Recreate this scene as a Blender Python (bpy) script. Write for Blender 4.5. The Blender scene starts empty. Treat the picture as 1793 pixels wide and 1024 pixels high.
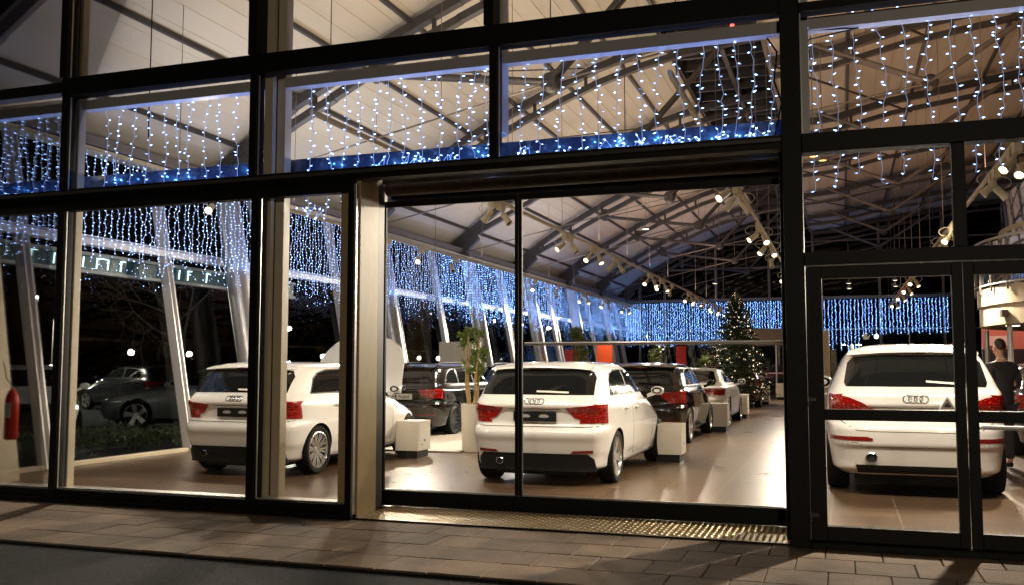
import bpy, bmesh, math, random
import numpy as np
from mathutils import Vector, Matrix
from mathutils.bvhtree import BVHTree
random.seed(7); rng = np.random.default_rng(7)
S = bpy.context.scene; C = S.collection
R = math.radians; PI = math.pi

# ---------------------------------------------------------------- camera
cd = bpy.data.cameras.new("camera"); cam = bpy.data.objects.new("camera", cd); C.objects.link(cam)
YAW, PIT = 0.334755, 0.0764844
cam.location = (0, -8.13, 1.45)
cam.rotation_euler = (PI/2 + PIT, 0, YAW)
cd.sensor_width = 36; cd.lens = 36*1659.25/1793; cd.clip_start = .05; cd.clip_end = 600
S.camera = cam
# ---------------------------------------------------------------- world (night)
w = bpy.data.worlds.new("World"); S.world = w; w.use_nodes = True
nt = w.node_tree; bg = nt.nodes["Background"]
sky = nt.nodes.new("ShaderNodeTexSky"); sky.sky_type = 'NISHITA'; sky.sun_disc = False
sky.sun_elevation = R(-4); sky.sun_rotation = R(200)
nt.links.new(sky.outputs[0], bg.inputs[0]); bg.inputs[1].default_value = 0.012
S.view_settings.view_transform = 'Standard'; S.view_settings.look = 'None'
S.view_settings.exposure = 0; S.view_settings.gamma = 1
cy = S.cycles
cy.use_denoising = True; cy.max_bounces = 14; cy.transparent_max_bounces = 24
cy.glossy_bounces = 5; cy.diffuse_bounces = 4; cy.sample_clamp_indirect = 4; cy.sample_clamp_direct = 0
cy.caustics_reflective = False; cy.caustics_refractive = False

# ---------------------------------------------------------------- materials
def nodes(m): return m.node_tree.nodes, m.node_tree.links
def mat(name, col, rough=.5, metal=0, coat=0, var=0, vscale=8, bump=0, bscale=60, spec=.5, emit=None, es=0, rv=0):
    m = bpy.data.materials.new(name); m.use_nodes = True
    n, l = nodes(m); p = n["Principled BSDF"]
    p.inputs["Base Color"].default_value = (*col, 1); p.inputs["Roughness"].default_value = rough
    p.inputs["Metallic"].default_value = metal; p.inputs["Coat Weight"].default_value = coat
    p.inputs["Coat Roughness"].default_value = .03; p.inputs["Specular IOR Level"].default_value = spec
    if var or rv or bump:
        tc = n.new("ShaderNodeTexCoord")
    if var or rv:
        no = n.new("ShaderNodeTexNoise"); no.inputs["Scale"].default_value = vscale; no.inputs["Detail"].default_value = 6
        l.new(tc.outputs["Object"], no.inputs["Vector"])
        if var:
            mx = n.new("ShaderNodeMix"); mx.data_type = 'RGBA'; mx.blend_type = 'MULTIPLY'
            mx.inputs[0].default_value = 1
            cr = n.new("ShaderNodeMapRange"); cr.inputs[1].default_value = .3; cr.inputs[2].default_value = .7
            cr.inputs[3].default_value = 1-var; cr.inputs[4].default_value = 1+var
            l.new(no.outputs[0], cr.inputs[0]); mx.inputs[6].default_value = (*col, 1)
            l.new(cr.outputs[0], mx.inputs[7]); l.new(mx.outputs[2], p.inputs["Base Color"])
        if rv:
            c2 = n.new("ShaderNodeMapRange"); c2.inputs[1].default_value = .3; c2.inputs[2].default_value = .7
            c2.inputs[3].default_value = max(0, rough-rv); c2.inputs[4].default_value = rough+rv
            l.new(no.outputs[0], c2.inputs[0]); l.new(c2.outputs[0], p.inputs["Roughness"])
    if bump:
        nb = n.new("ShaderNodeTexNoise"); nb.inputs["Scale"].default_value = bscale; nb.inputs["Detail"].default_value = 4
        l.new(tc.outputs["Object"], nb.inputs["Vector"])
        b = n.new("ShaderNodeBump"); b.inputs["Strength"].default_value = bump; b.inputs["Distance"].default_value = .01
        l.new(nb.outputs[0], b.inputs["Height"]); l.new(b.outputs[0], p.inputs["Normal"])
    if emit:
        p.inputs["Emission Color"].default_value = (*emit, 1); p.inputs["Emission Strength"].default_value = es
    return m
def led(name, col, s, vary=0):
    m = mat(name, (.8, .8, .8), .4, emit=col, es=s)
    m.cycles.emission_sampling = 'NONE'
    if vary:
        n, l = nodes(m); p = n["Principled BSDF"]; tc = n.new("ShaderNodeTexCoord"); no = n.new("ShaderNodeTexNoise"); no.inputs["Scale"].default_value = 14; no.inputs["Detail"].default_value = 0
        l.new(tc.outputs["Object"], no.inputs["Vector"]); r = n.new("ShaderNodeMapRange"); r.inputs[1].default_value = .32; r.inputs[2].default_value = .68; r.inputs[3].default_value = s*(1-vary); r.inputs[4].default_value = s*(1+vary)
        l.new(no.outputs[0], r.inputs[0]); l.new(r.outputs[0], p.inputs["Emission Strength"])
    return m
def glassmat(name, f0=.05, tint=(1, 1, 1), ior=1.45, rough=0, mul=1.0):
    m = bpy.data.materials.new(name); m.use_nodes = True
    n, l = nodes(m); n.remove(n["Principled BSDF"])
    out = n["Material Output"]; t = n.new("ShaderNodeBsdfTransparent"); t.inputs[0].default_value = (*tint, 1)
    g = n.new("ShaderNodeBsdfGlossy"); g.inputs["Roughness"].default_value = rough
    fr = n.new("ShaderNodeFresnel"); fr.inputs[0].default_value = ior
    mu = n.new("ShaderNodeMath"); mu.operation = 'MULTIPLY'; mu.inputs[1].default_value = mul
    mx = n.new("ShaderNodeMixShader")
    l.new(fr.outputs[0], mu.inputs[0]); l.new(mu.outputs[0], mx.inputs[0]); l.new(t.outputs[0], mx.inputs[1]); l.new(g.outputs[0], mx.inputs[2])
    l.new(mx.outputs[0], out.inputs[0])
    return m
M = {}
M['blackframe'] = mat('black_powder_coat', (.007, .007, .008), .5, var=.2, spec=.25)
M['softgrey'] = mat('warm_grey_metal', (.34, .31, .28), .45, var=.1)
M['greyframe'] = mat('grey_powder_coat', (.075, .07, .07), .4)
M['beige'] = mat('beige_steel_paint', (.78, .68, .5), .38, var=.04, rv=.06)
M['jamb'] = mat('beige_jamb_paint', (.56, .43, .24), .4, var=.05)
M['alu'] = mat('pale_aluminium', (.62, .6, .58), .33, metal=.6)
M['silver'] = mat('silver_painted_steel', (.55, .55, .57), .34, metal=.55)
M['white_steel'] = mat('white_painted_steel', (.68, .66, .66), .35, metal=.1)
M['gutter'] = mat('blue_grey_gutter_paint', (.16, .20, .28), .22, metal=.7, var=.3, vscale=20, bump=.25, bscale=12)
M['steel'] = mat('grey_structural_steel', (.06, .056, .06), .45, var=.15)
M['steel_light'] = mat('light_grey_steel', (.2, .18, .17), .45, var=.1)
M['brown'] = mat('brown_shutter', (.10, .075, .06), .5, var=.2, vscale=20)
M['glass'] = glassmat('facade_glass', ior=1.4, mul=.8)
M['sideglass'] = glassmat('side_wall_glass', ior=1.52, tint=(.8, .86, .88), mul=.6)
M['teal'] = mat('teal_translucent_band', (.02, .07, .08), .25, emit=(.04, .22, .24), es=.06)
M['tube_light'] = led('white_light_stroke', (.75, 1, .95), 3.0)
M['led'] = led('cool_white_led', (.30, .50, 1), 7, .75)
M['led_far'] = led('cool_white_led_far', (.20, .42, 1), 5.5, .6)
M['wire'] = mat('glowing_white_wire', (.75, .78, .85), .4, emit=(.4, .55, 1), es=.35)  # faint blue glow put into the wire so it shows up
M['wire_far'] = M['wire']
M['warmled'] = led('warm_white_led', (1, .74, .42), 2.6, .6)
M['lens'] = led('spot_lamp_lens', (1, .80, .48), 14)
M['lensoff'] = mat('dark_lens', (.1, .08, .06), .15, metal=.6)
M['track'] = mat('cream_track_paint', (.66, .58, .42), .4, var=.05)
M['chrome'] = mat('chrome', (.75, .75, .76), .12, metal=1)
M['rim'] = mat('alloy_silver', (.72, .70, .66), .25, metal=.85)
M['rimdark'] = mat('dark_alloy', (.10, .10, .11), .3, metal=.8)
M['tyre'] = mat('tyre_rubber', (.006, .006, .006), .8, spec=.2)
M['emblem'] = mat('emblem_chrome', (.5, .5, .51), .2, metal=1)
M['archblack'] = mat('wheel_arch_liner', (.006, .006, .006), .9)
M['plastic'] = mat('black_plastic', (.006, .006, .006), .5, spec=.3)
M['carglass'] = mat('tinted_car_glass', (.010, .011, .011), .03, spec=.9)
M['gap'] = mat('panel_gap', (.05, .045, .04), .8)
M['white'] = mat('white_car_paint', (.82, .80, .76), .3, coat=1, spec=.5)
M['black'] = mat('black_car_paint', (.004, .004, .005), .12, coat=1)
M['silvercar'] = mat('silver_car_paint', (.36, .37, .38), .28, metal=.6, coat=1)
M['darkcar'] = mat('dark_grey_car_paint', (.03, .032, .036), .2, metal=.3, coat=1)
M['redcar'] = mat('dark_red_car_paint', (.18, .02, .02), .2, coat=1)
def lightlens(name, c1, c2, es=.0):
    m = mat(name, c1, .08, coat=1)
    n, l = nodes(m); p = n["Principled BSDF"]
    tc = n.new("ShaderNodeTexCoord"); v = n.new("ShaderNodeTexVoronoi"); v.inputs["Scale"].default_value = 26
    mp = n.new("ShaderNodeMapping"); mp.inputs["Scale"].default_value = (1, 1, 1.7)
    l.new(tc.outputs["Object"], mp.inputs[0]); l.new(mp.outputs[0], v.inputs["Vector"])
    r = n.new("ShaderNodeValToRGB"); r.color_ramp.elements[0].color = (*c2, 1); r.color_ramp.elements[0].position = .06
    r.color_ramp.elements[1].color = (*c1, 1); r.color_ramp.elements[1].position = .34
    l.new(v.outputs["Distance"], r.inputs[0]); l.new(r.outputs[0], p.inputs["Base Color"])
    b = n.new("ShaderNodeBump"); b.inputs["Strength"].default_value = .35; b.inputs["Distance"].default_value = .006
    l.new(v.outputs["Distance"], b.inputs["Height"]); l.new(b.outputs[0], p.inputs["Normal"])
    return m
M['tail'] = lightlens('red_tail_lens', (.26, .003, .003), (.95, .12, .06))
M['tailbar'] = lightlens('dark_red_reflector', (.2, .006, .004), (.4, .02, .01))
M['headl'] = lightlens('clear_headlamp', (.35, .36, .38), (.8, .8, .85))
M['whitebox'] = mat('white_lacquer', (.74, .69, .58), .3, coat=.3)
M['red'] = mat('red_panel', (.75, .045, .02), .45)
M['orange'] = mat('orange_panel', (.85, .11, .02), .45)
M['leaf'] = mat('plant_leaf', (.12, .17, .035), .45, var=.5, vscale=30)
M['needle'] = mat('fir_needles', (.022, .045, .018), .6, var=.5, vscale=25)
M['hedge'] = mat('ground_cover_leaf', (.10, .12, .055), .6, var=.6, vscale=6)
M['stem'] = mat('woody_stem', (.38, .26, .10), .6, var=.3, vscale=40)
M['bark'] = mat('dark_bark', (.05, .04, .03), .8, var=.3)
M['soil'] = mat('potting_soil', (.03, .02, .015), .9)
M['skin'] = mat('skin', (.62, .35, .22), .5)
M['suit'] = mat('dark_suit_cloth', (.032, .028, .03), .75, bump=.2, bscale=200)
M['hair'] = mat('dark_brown_hair', (.03, .015, .008), .55)
M['shirt'] = mat('white_shirt', (.75, .73, .7), .6)
M['paper'] = mat('white_paper', (.8, .78, .72), .6)
M['extred'] = mat('fire_red_enamel', (.65, .02, .01), .25, coat=.5)
M['asphalt'] = mat('asphalt', (.020, .023, .028), .9, var=.8, vscale=55, bump=.9, bscale=150)
M['concrete'] = mat('pale_concrete', (.3, .27, .23), .7, var=.1)
M['plaster'] = mat('beige_plaster', (.55, .46, .33), .7, var=.04)
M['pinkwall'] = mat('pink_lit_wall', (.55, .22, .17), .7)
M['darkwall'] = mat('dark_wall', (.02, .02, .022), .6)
M['signw'] = mat('white_sign', (.7, .68, .6), .5)
M['down'] = led('downlight_lens', (1, .82, .55), 9)
M['orangelamp'] = led('orange_downlight_lens', (1, .5, .12), 5)
M['greenled'] = led('green_indicator', (.1, 1, .35), 3)
M['redled'] = led('red_indicator', (1, .1, .08), 2)
M['street'] = led('street_lamp_lens', (1, .95, .8), 30)
# ceiling sheet: cream, seams are geometry; slight tonal differences between sheets
M['ceiling'] = mat('cream_roof_liner', (.58, .54, .47), .55, var=.05, vscale=.6)
M['ceilseam'] = mat('roof_liner_seam', (.50, .44, .35), .6)
M['skylight'] = mat('dark_skylight_glazing', (.012, .013, .016), .12)
M['nightglass'] = glassmat('back_wall_glass', ior=1.5, tint=(.75, .8, .85), mul=1.2)
def floor_mat():
    m = mat('brown_polished_tile', (.15, .1, .065), .26, spec=.35)
    n, l = nodes(m); p = n["Principled BSDF"]
    tc = n.new("ShaderNodeTexCoord"); sp = n.new("ShaderNodeSeparateXYZ"); l.new(tc.outputs["Object"], sp.inputs[0])
    def M_(op, a, b=None, v=None):
        q = n.new("ShaderNodeMath"); q.operation = op; l.new(a, q.inputs[0])
        if b is not None: l.new(b, q.inputs[1])
        elif v is not None: q.inputs[1].default_value = v
        return q.outputs[0]
    T = .62
    xo = M_('ADD', sp.outputs[0], v=.14+100*T); yo = M_('ADD', sp.outputs[1], v=.03+100*T)
    dx = M_('PINGPONG', xo, v=T/2); dy = M_('PINGPONG', yo, v=T/2)
    xs_ = M_('ADD', xo, v=T/2); ys_ = M_('ADD', yo, v=T/2)
    # grout at multiples of T
    gx = M_('LESS_THAN', dx, v=.0048); gy = M_('LESS_THAN', dy, v=.0048); g = M_('MAXIMUM', gx, gy)
    cx = M_('FLOOR', M_('DIVIDE', xo, v=T)); cyy = M_('FLOOR', M_('DIVIDE', yo, v=T))
    cb = n.new("ShaderNodeCombineXYZ"); l.new(cx, cb.inputs[0]); l.new(cyy, cb.inputs[1])
    wn = n.new("ShaderNodeTexWhiteNoise"); wn.noise_dimensions = '2D'; l.new(cb.outputs[0], wn.inputs[0])
    no = n.new("ShaderNodeTexNoise"); no.inputs["Scale"].default_value = 1.4; no.inputs["Detail"].default_value = 9; no.inputs["Roughness"].default_value = .6
    l.new(tc.outputs["Object"], no.inputs["Vector"])
    r1 = n.new("ShaderNodeMapRange"); r1.inputs[3].default_value = .9; r1.inputs[4].default_value = 1.1; l.new(wn.outputs[0], r1.inputs[0])
    r2 = n.new("ShaderNodeMapRange"); r2.inputs[1].default_value = .3; r2.inputs[2].default_value = .7; r2.inputs[3].default_value = .88; r2.inputs[4].default_value = 1.12; l.new(no.outputs[0], r2.inputs[0])
    k = M_('MULTIPLY', r1.outputs[0], r2.outputs[0])
    mx = n.new("ShaderNodeMix"); mx.data_type = 'RGBA'; mx.blend_type = 'MULTIPLY'; mx.inputs[0].default_value = 1; mx.inputs[6].default_value = (.105, .066, .040, 1); l.new(k, mx.inputs[7])
    m2 = n.new("ShaderNodeMix"); m2.data_type = 'RGBA'; l.new(g, m2.inputs[0]); l.new(mx.outputs[2], m2.inputs[6]); m2.inputs[7].default_value = (.25, .18, .115, 1)
    l.new(m2.outputs[2], p.inputs["Base Color"])
    r3 = n.new("ShaderNodeMapRange"); r3.inputs[1].default_value = .3; r3.inputs[2].default_value = .7; r3.inputs[3].default_value = .27; r3.inputs[4].default_value = .30; l.new(no.outputs[0], r3.inputs[0])
    l.new(r3.outputs[0], p.inputs["Roughness"])
    return m
M['floor'] = floor_mat()
def paver_mat():
    m = mat('concrete_paver', (.17, .135, .11), .75, bump=.5, bscale=180)
    n, l = nodes(m); p = n["Principled BSDF"]
    tc = n.new("ShaderNodeTexCoord")
    a = n.new("ShaderNodeTexNoise"); a.inputs["Scale"].default_value = 1.6; a.inputs["Detail"].default_value = 3
    f = n.new("ShaderNodeTexNoise"); f.inputs["Scale"].default_value = 130; f.inputs["Detail"].default_value = 3
    l.new(tc.outputs["Object"], a.inputs["Vector"]); l.new(tc.outputs["Object"], f.inputs["Vector"])
    at = n.new("ShaderNodeAttribute"); at.attribute_name = "tone"
    s = n.new("ShaderNodeMath"); s.operation = 'MULTIPLY'; l.new(a.outputs[0], s.inputs[0]); l.new(f.outputs[0], s.inputs[1])
    s2 = n.new("ShaderNodeMapRange"); s2.inputs[1].default_value = .12; s2.inputs[2].default_value = .38; s2.inputs[3].default_value = .42; s2.inputs[4].default_value = 1.6
    l.new(s.outputs[0], s2.inputs[0])
    s3 = n.new("ShaderNodeMath"); s3.operation = 'MULTIPLY'; l.new(s2.outputs[0], s3.inputs[0]); l.new(at.outputs["Fac"], s3.inputs[1])
    mx = n.new("ShaderNodeMix"); mx.data_type = 'RGBA'; mx.blend_type = 'MULTIPLY'; mx.inputs[0].default_value = 1
    mx.inputs[6].default_value = (.25, .165, .105, 1); l.new(s3.outputs[0], mx.inputs[7]); l.new(mx.outputs[2], p.inputs["Base Color"])
    return m
M['paver'] = paver_mat()
M['chequer'] = mat('chequer_plate_metal', (.26, .19, .10), .42, metal=.8)
M['stud'] = mat('pale_tread_stud', (.85, .68, .42), .36, metal=.8)  # studs coloured paler than the plate around them

# ---------------------------------------------------------------- mesh building
def woff(o):
    v = Vector((0, 0, 0))
    while o: v += o.location; o = o.parent
    return v
class MB:
    def __init__(s): s.v = []; s.f = []; s.m = []
    def add(s, vs, fs, mi=0):
        b = len(s.v); s.v += [tuple(v) for v in vs]
        s.f += [tuple(b+i for i in f) for f in fs]; s.m += [mi]*len(fs); return s
    def box(s, x0, x1, y0, y1, z0, z1, mi=0):
        vs = [(x, y, z) for z in (z0, z1) for y in (y0, y1) for x in (x0, x1)]
        return s.add(vs, [(0, 2, 3, 1), (4, 5, 7, 6), (0, 1, 5, 4), (2, 6, 7, 3), (0, 4, 6, 2), (1, 3, 7, 5)], mi)
    def beam(s, p, q, w, h, up=(0, 0, 1), mi=0):
        p = Vector(p); q = Vector(q); d = (q-p).normalized(); u = Vector(up)
        sd = d.cross(u); sd = sd.normalized() if sd.length > 1e-4 else Vector((1, 0, 0)); u = sd.cross(d).normalized()
        vs = [e+sd*(a*w/2)+u*(b*h/2) for e in (p, q) for b in (-1, 1) for a in (-1, 1)]
        return s.add(vs, [(0, 2, 3, 1), (4, 5, 7, 6), (0, 1, 5, 4), (2, 6, 7, 3), (0, 4, 6, 2), (1, 3, 7, 5)], mi)
    def tube(s, p, q, r, r2=None, n=10, mi=0, cap=True):
        p = Vector(p); q = Vector(q); r2 = r if r2 is None else r2; d = (q-p)
        if d.length < 1e-6: return s
        d.normalize(); a = d.orthogonal().normalized(); b = d.cross(a)
        vs = [c+(a*math.cos(t)+b*math.sin(t))*rr for c, rr in ((p, r), (q, r2)) for t in [2*PI*i/n for i in range(n)]]
        fs = [(i, (i+1) % n, n+(i+1) % n, n+i) for i in range(n)]
        if cap: fs += [tuple(range(n))[::-1], tuple(range(n, 2*n))]
        return s.add(vs, fs, mi)
    def path(s, pts, r, n=6, mi=0):
        for a, b in zip(pts[:-1], pts[1:]): s.tube(a, b, r, n=n, mi=mi)
        return s
    def lathe(s, prof, n=24, mx=None, mi=0, close=False):
        vs = [(r*math.cos(2*PI*i/n), r*math.sin(2*PI*i/n), z) for r, z in prof for i in range(n)]
        if mx is not None: vs = [mx @ Vector(v) for v in vs]
        k = len(prof); fs = []
        for j in range(k if close else k-1):
            a = j*n; b = ((j+1) % k)*n
            fs += [(a+i, a+(i+1) % n, b+(i+1) % n, b+i) for i in range(n)]
        return s.add(vs, fs, mi)
    def build(s, name, mats, parent=None, smooth=None, bevel=0, world=True):
        me = bpy.data.meshes.new(name)
        o = Vector(woff(parent)) if (parent and world) else Vector((0, 0, 0))
        me.from_pydata([(v[0]-o.x, v[1]-o.y, v[2]-o.z) for v in s.v], [], s.f)
        for m in (mats if isinstance(mats, (list, tuple)) else [mats]): me.materials.append(M[m] if isinstance(m, str) else m)
        if len(me.materials) > 1: me.polygons.foreach_set("material_index", s.m)
        if smooth is not None:
            me.polygons.foreach_set("use_smooth", [True]*len(me.polygons)); me.set_sharp_from_angle(angle=R(smooth))
        me.update()
        ob = bpy.data.objects.new(name, me); C.objects.link(ob); ob.parent = parent
        if bevel:
            b = ob.modifiers.new('bevel', 'BEVEL'); b.width = bevel; b.segments = 2; b.limit_method = 'ANGLE'
        return ob
def build_each(mb, name, mats, parent=None, **k):
    par = list(range(len(mb.v)))
    def fd(i):
        while par[i] != i: par[i] = par[par[i]]; i = par[i]
        return i
    for f in mb.f:
        r0 = fd(f[0])
        for i in f[1:]: par[fd(i)] = r0
    gr = {}
    for f, m in zip(mb.f, mb.m): gr.setdefault(fd(f[0]), []).append((f, m))
    out = []
    for g in gr.values():
        q = MB(); mp = {}
        for f, m in g:
            for i in f:
                if i not in mp: mp[i] = len(q.v); q.v.append(mb.v[i])
            q.f.append(tuple(mp[i] for i in f)); q.m.append(m)
        out.append(q.build(name, mats, parent, **k))
    return out
def tag(o, label=None, cat=None, group=None, kind=None):
    if label: o['label'] = label
    if cat: o['category'] = cat
    if group: o['group'] = group
    if kind: o['kind'] = kind
    return o
def thing(name, label, cat, loc=(0, 0, 0), group=None):
    o = bpy.data.objects.new(name, None); C.objects.link(o); o.location = loc; o.empty_display_size = .2
    return tag(o, label, cat, group)
def copy_tree(o, parent=None, loc=None, label=None, group=None, rz=None, swap=None):
    c = o.copy(); C.objects.link(c); c.parent = parent
    if swap and o.type == 'MESH' and any(m in swap for m in o.data.materials):
        key = o.data.name + '_' + swap['_']
        d = bpy.data.meshes.get(key)
        if d is None:
            d = o.data.copy(); d.name = key
            for i, m in enumerate(d.materials):
                if m in swap: d.materials[i] = swap[m]
        c.data = d
    if loc is not None: c.location = loc
    if rz is not None: c.rotation_euler.z = rz
    if label: c['label'] = label
    if group: c['group'] = group
    for ch in list(o.children): copy_tree(ch, c, swap=swap)
    return c
def light(kind, name, loc, energy, col, rot=None, size=None, size_y=None, spot=None, blend=.4, rad=.05, target=None):
    d = bpy.data.lights.new(name, kind); d.energy = energy; d.color = col
    if kind == 'AREA':
        d.shape = 'RECTANGLE'; d.size = size; d.size_y = size_y or size
    elif kind in ('SPOT', 'POINT'):
        d.shadow_soft_size = rad
        if kind == 'SPOT': d.spot_size = spot; d.spot_blend = blend
    o = bpy.data.objects.new(name, d); C.objects.link(o); o.location = loc
    if target is not None:
        o.rotation_euler = (Vector(target)-Vector(loc)).to_track_quat('-Z', 'Y').to_euler()
    elif rot: o.rotation_euler = rot
    return o
LX = lambda z: -10.6-.19*z      # leaning side wall
# ---- area lights (cool string light glow, warm roof uplighting), kept with the camera block for tuning
K_UP, K_SPOT, K_BLUE = 1.1, 4.5, 1.3; K_FILL = .9

# ================================================================ SETTING
MB().box(-90, 60, -40, 110, -.6, -.03).build('ground', 'asphalt')['kind'] = 'structure'
# pavers: real blocks, row by row, with the joints left open
def pavers():
    vs = []; fs = []; tone = []
    rowh = .47; pw = .41; g = .006
    for r in range(5):
        y1 = -.035 - r*rowh; y0 = y1-rowh+g
        if r == 4: y0 = y1-.14
        if r == 4: break
        sh = [.1, .31, .13, .33, .2][r]
        x = -14.2+sh
        while x < 6:
            x1 = x+pw-g; dz = random.uniform(-.002, .002); b = .006
            k = len(vs)
            vs += [(x, y0, -.05), (x1, y0, -.05), (x1, y1, -.05), (x, y1, -.05),
                   (x, y0, dz-b), (x1, y0, dz-b), (x1, y1, dz-b), (x, y1, dz-b),
                   (x+b, y0+b, dz), (x1-b, y0+b, dz), (x1-b, y1-b, dz), (x+b, y1-b, dz)]
            f = [(0, 1, 5, 4), (1, 2, 6, 5), (2, 3, 7, 6), (3, 0, 4, 7), (4, 5, 9, 8), (5, 6, 10, 9), (6, 7, 11, 10), (7, 4, 8, 11), (8, 9, 10, 11)]
            fs += [tuple(k+i for i in q) for q in f]; t = random.uniform(.72, 1.2); tone += [t]*12
            x += pw
    me = bpy.data.meshes.new('pavement'); me.from_pydata(vs, [], fs); me.materials.append(M['paver'])
    a = me.attributes.new('tone', 'FLOAT', 'POINT'); a.data.foreach_set('value', tone)
    o = bpy.data.objects.new('pavement', me); C.objects.link(o); tag(o, kind='structure')
pavers()
MB().box(-14.5, 6.5, -1.925, -.03, -.05, -.012).build('pavement_bed', 'asphalt')['kind'] = 'structure'
MB().box(-10.72, 14, .12, 44.2, -.5, 0).build('floor', 'floor')['kind'] = 'structure'

# roof liner: left arch and right arch, ribs run into the depth of the hall
PL = [(-12.15, 5.12), (-11.6, 5.5), (-10.8, 6.12), (-10, 6.66), (-9.1, 7.12), (-8.3, 7.55), (-7, 8.15), (-5.5, 8.75), (-4, 9.2), (-2.8, 9.38), (-1.5, 9.5)]
PR = [(-1.4, 8.5), (0, 8.62), (1.4, 8.95), (3.5, 9.25), (6, 9.6), (9, 9.8), (13.6, 9.7)]
def zat(P, x): return float(np.interp(x, [p[0] for p in P], [p[1] for p in P]))
def sheet(name, P, x0, x1, y0, y1, seam=.34, thick=.12, mats=('ceiling', 'ceilseam')):
    mb = MB(); xs = list(np.arange(x0, x1-.001, seam/4))+[x1]
    y0s = y0
    pts = []
    for i, x in enumerate(xs):
        z = zat(P, x); pts.append((x, z))
    top = []
    prof = []   # (x,z,mat of the face starting here)
    for i, (x, z) in enumerate(pts[:-1]):
        if i % 4 == 0 and i: prof += [(x, z, 1), (x+.004, z+.012, 1), (x+.014, z+.012, 1), (x+.018, z, 0)]
        else: prof.append((x, z, 0))
    prof.append((*pts[-1], 0))
    k = len(prof)
    vs = [(x, y, z) for y in (y0, y1) for x, z, _ in prof]+[(x, y, z+thick+.05) for y in (y0, y1) for x, z, _ in prof]
    b = len(mb.v); mb.v += vs
    for i in range(k-1):
        mb.f.append((i, i+1, k+i+1, k+i)); mb.m.append(prof[i][2])
        mb.f.append((2*k+i, 3*k+i, 3*k+i+1, 2*k+i+1)); mb.m.append(0)
        mb.f.append((i, 2*k+i, 2*k+i+1, i+1)); mb.m.append(1)
        mb.f.append((k+i, k+i+1, 3*k+i+1, 3*k+i)); mb.m.append(1)
    mb.f.append((0, k, 3*k, 2*k)); mb.m.append(1); mb.f.append((k-1, 3*k-1, 4*k-1, 2*k-1)); mb.m.append(1)
    o = mb.build(name, mats); o['kind'] = 'structure'; return o
sheet('roof', PL, -12.15, -3.95, 1.5, 44.2)
sheet('roof', PL, -3.95, -1.5, 1.5, 13.2)
sheet('roof', PR, -1.4, 13.6, .25, 44.2)
mb = MB()
mb.box(-3.95, -1.5, 13.2, 44.2, 9.62, 9.7)
mb.build('skylight_glazing', 'skylight')['kind'] = 'structure'
mb = MB()
for y in np.arange(13.2, 44.3, 1.05): mb.box(-3.95, -1.45, y, y+.09, 9.45, 9.62)
for x in (-3.95, -2.7, -1.52): mb.box(x-.06, x+.06, 13.2, 44.2, 9.3 if x < -3 else 9.42, 9.62)
mb.build('skylight_ribs', 'steel')['kind'] = 'structure'
mb = MB(); mb.box(-1.5, -1.4, .3, 44.2, 8.45, 9.75); mb.build('roof_upstand', 'steel_light')['kind'] = 'structure'
# front edge of the roof: dark soffit joining it to the tall facade
mb = MB()
xs = [-12.6]+[p[0] for p in PL[1:]]
for a, b in zip(xs[:-1], xs[1:]):
    za, zb = zat(PL, a)+.06, zat(PL, b)+.06
    mb.add([(a, -.1, za), (b, -.1, zb), (b, 1.5, zb), (a, 1.5, za), (a, -.1, za+.2), (b, -.1, zb+.2), (b, 1.5, zb+.2), (a, 1.5, za+.2)],
           [(0, 3, 2, 1), (4, 5, 6, 7), (0, 1, 5, 4), (2, 3, 7, 6), (0, 4, 7, 3), (1, 2, 6, 5)])
mb.build('roof_overhang', 'blackframe')['kind'] = 'structure'
# purlins run along the hall just under the liner
mb = MB()
for x in (-11.2, -9.9, -8.75, -7.5, -6.3, -5.0): mb.beam((x, 1.6, zat(PL, x)-.05), (x, 44, zat(PL, x)-.05), .07, .08)
for x in (-3.7, -2.5): mb.beam((x, 1.6, zat(PL, x)-.05), (x, 13.2, zat(PL, x)-.05), .07, .08)
for x in (0.3, 2.0, 3.8, 5.6): mb.beam((x, .3, zat(PR, x)-.05), (x, 44, zat(PR, x)-.05), .07, .08)
mb.build('roof_purlins', 'steel')['kind'] = 'structure'

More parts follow.
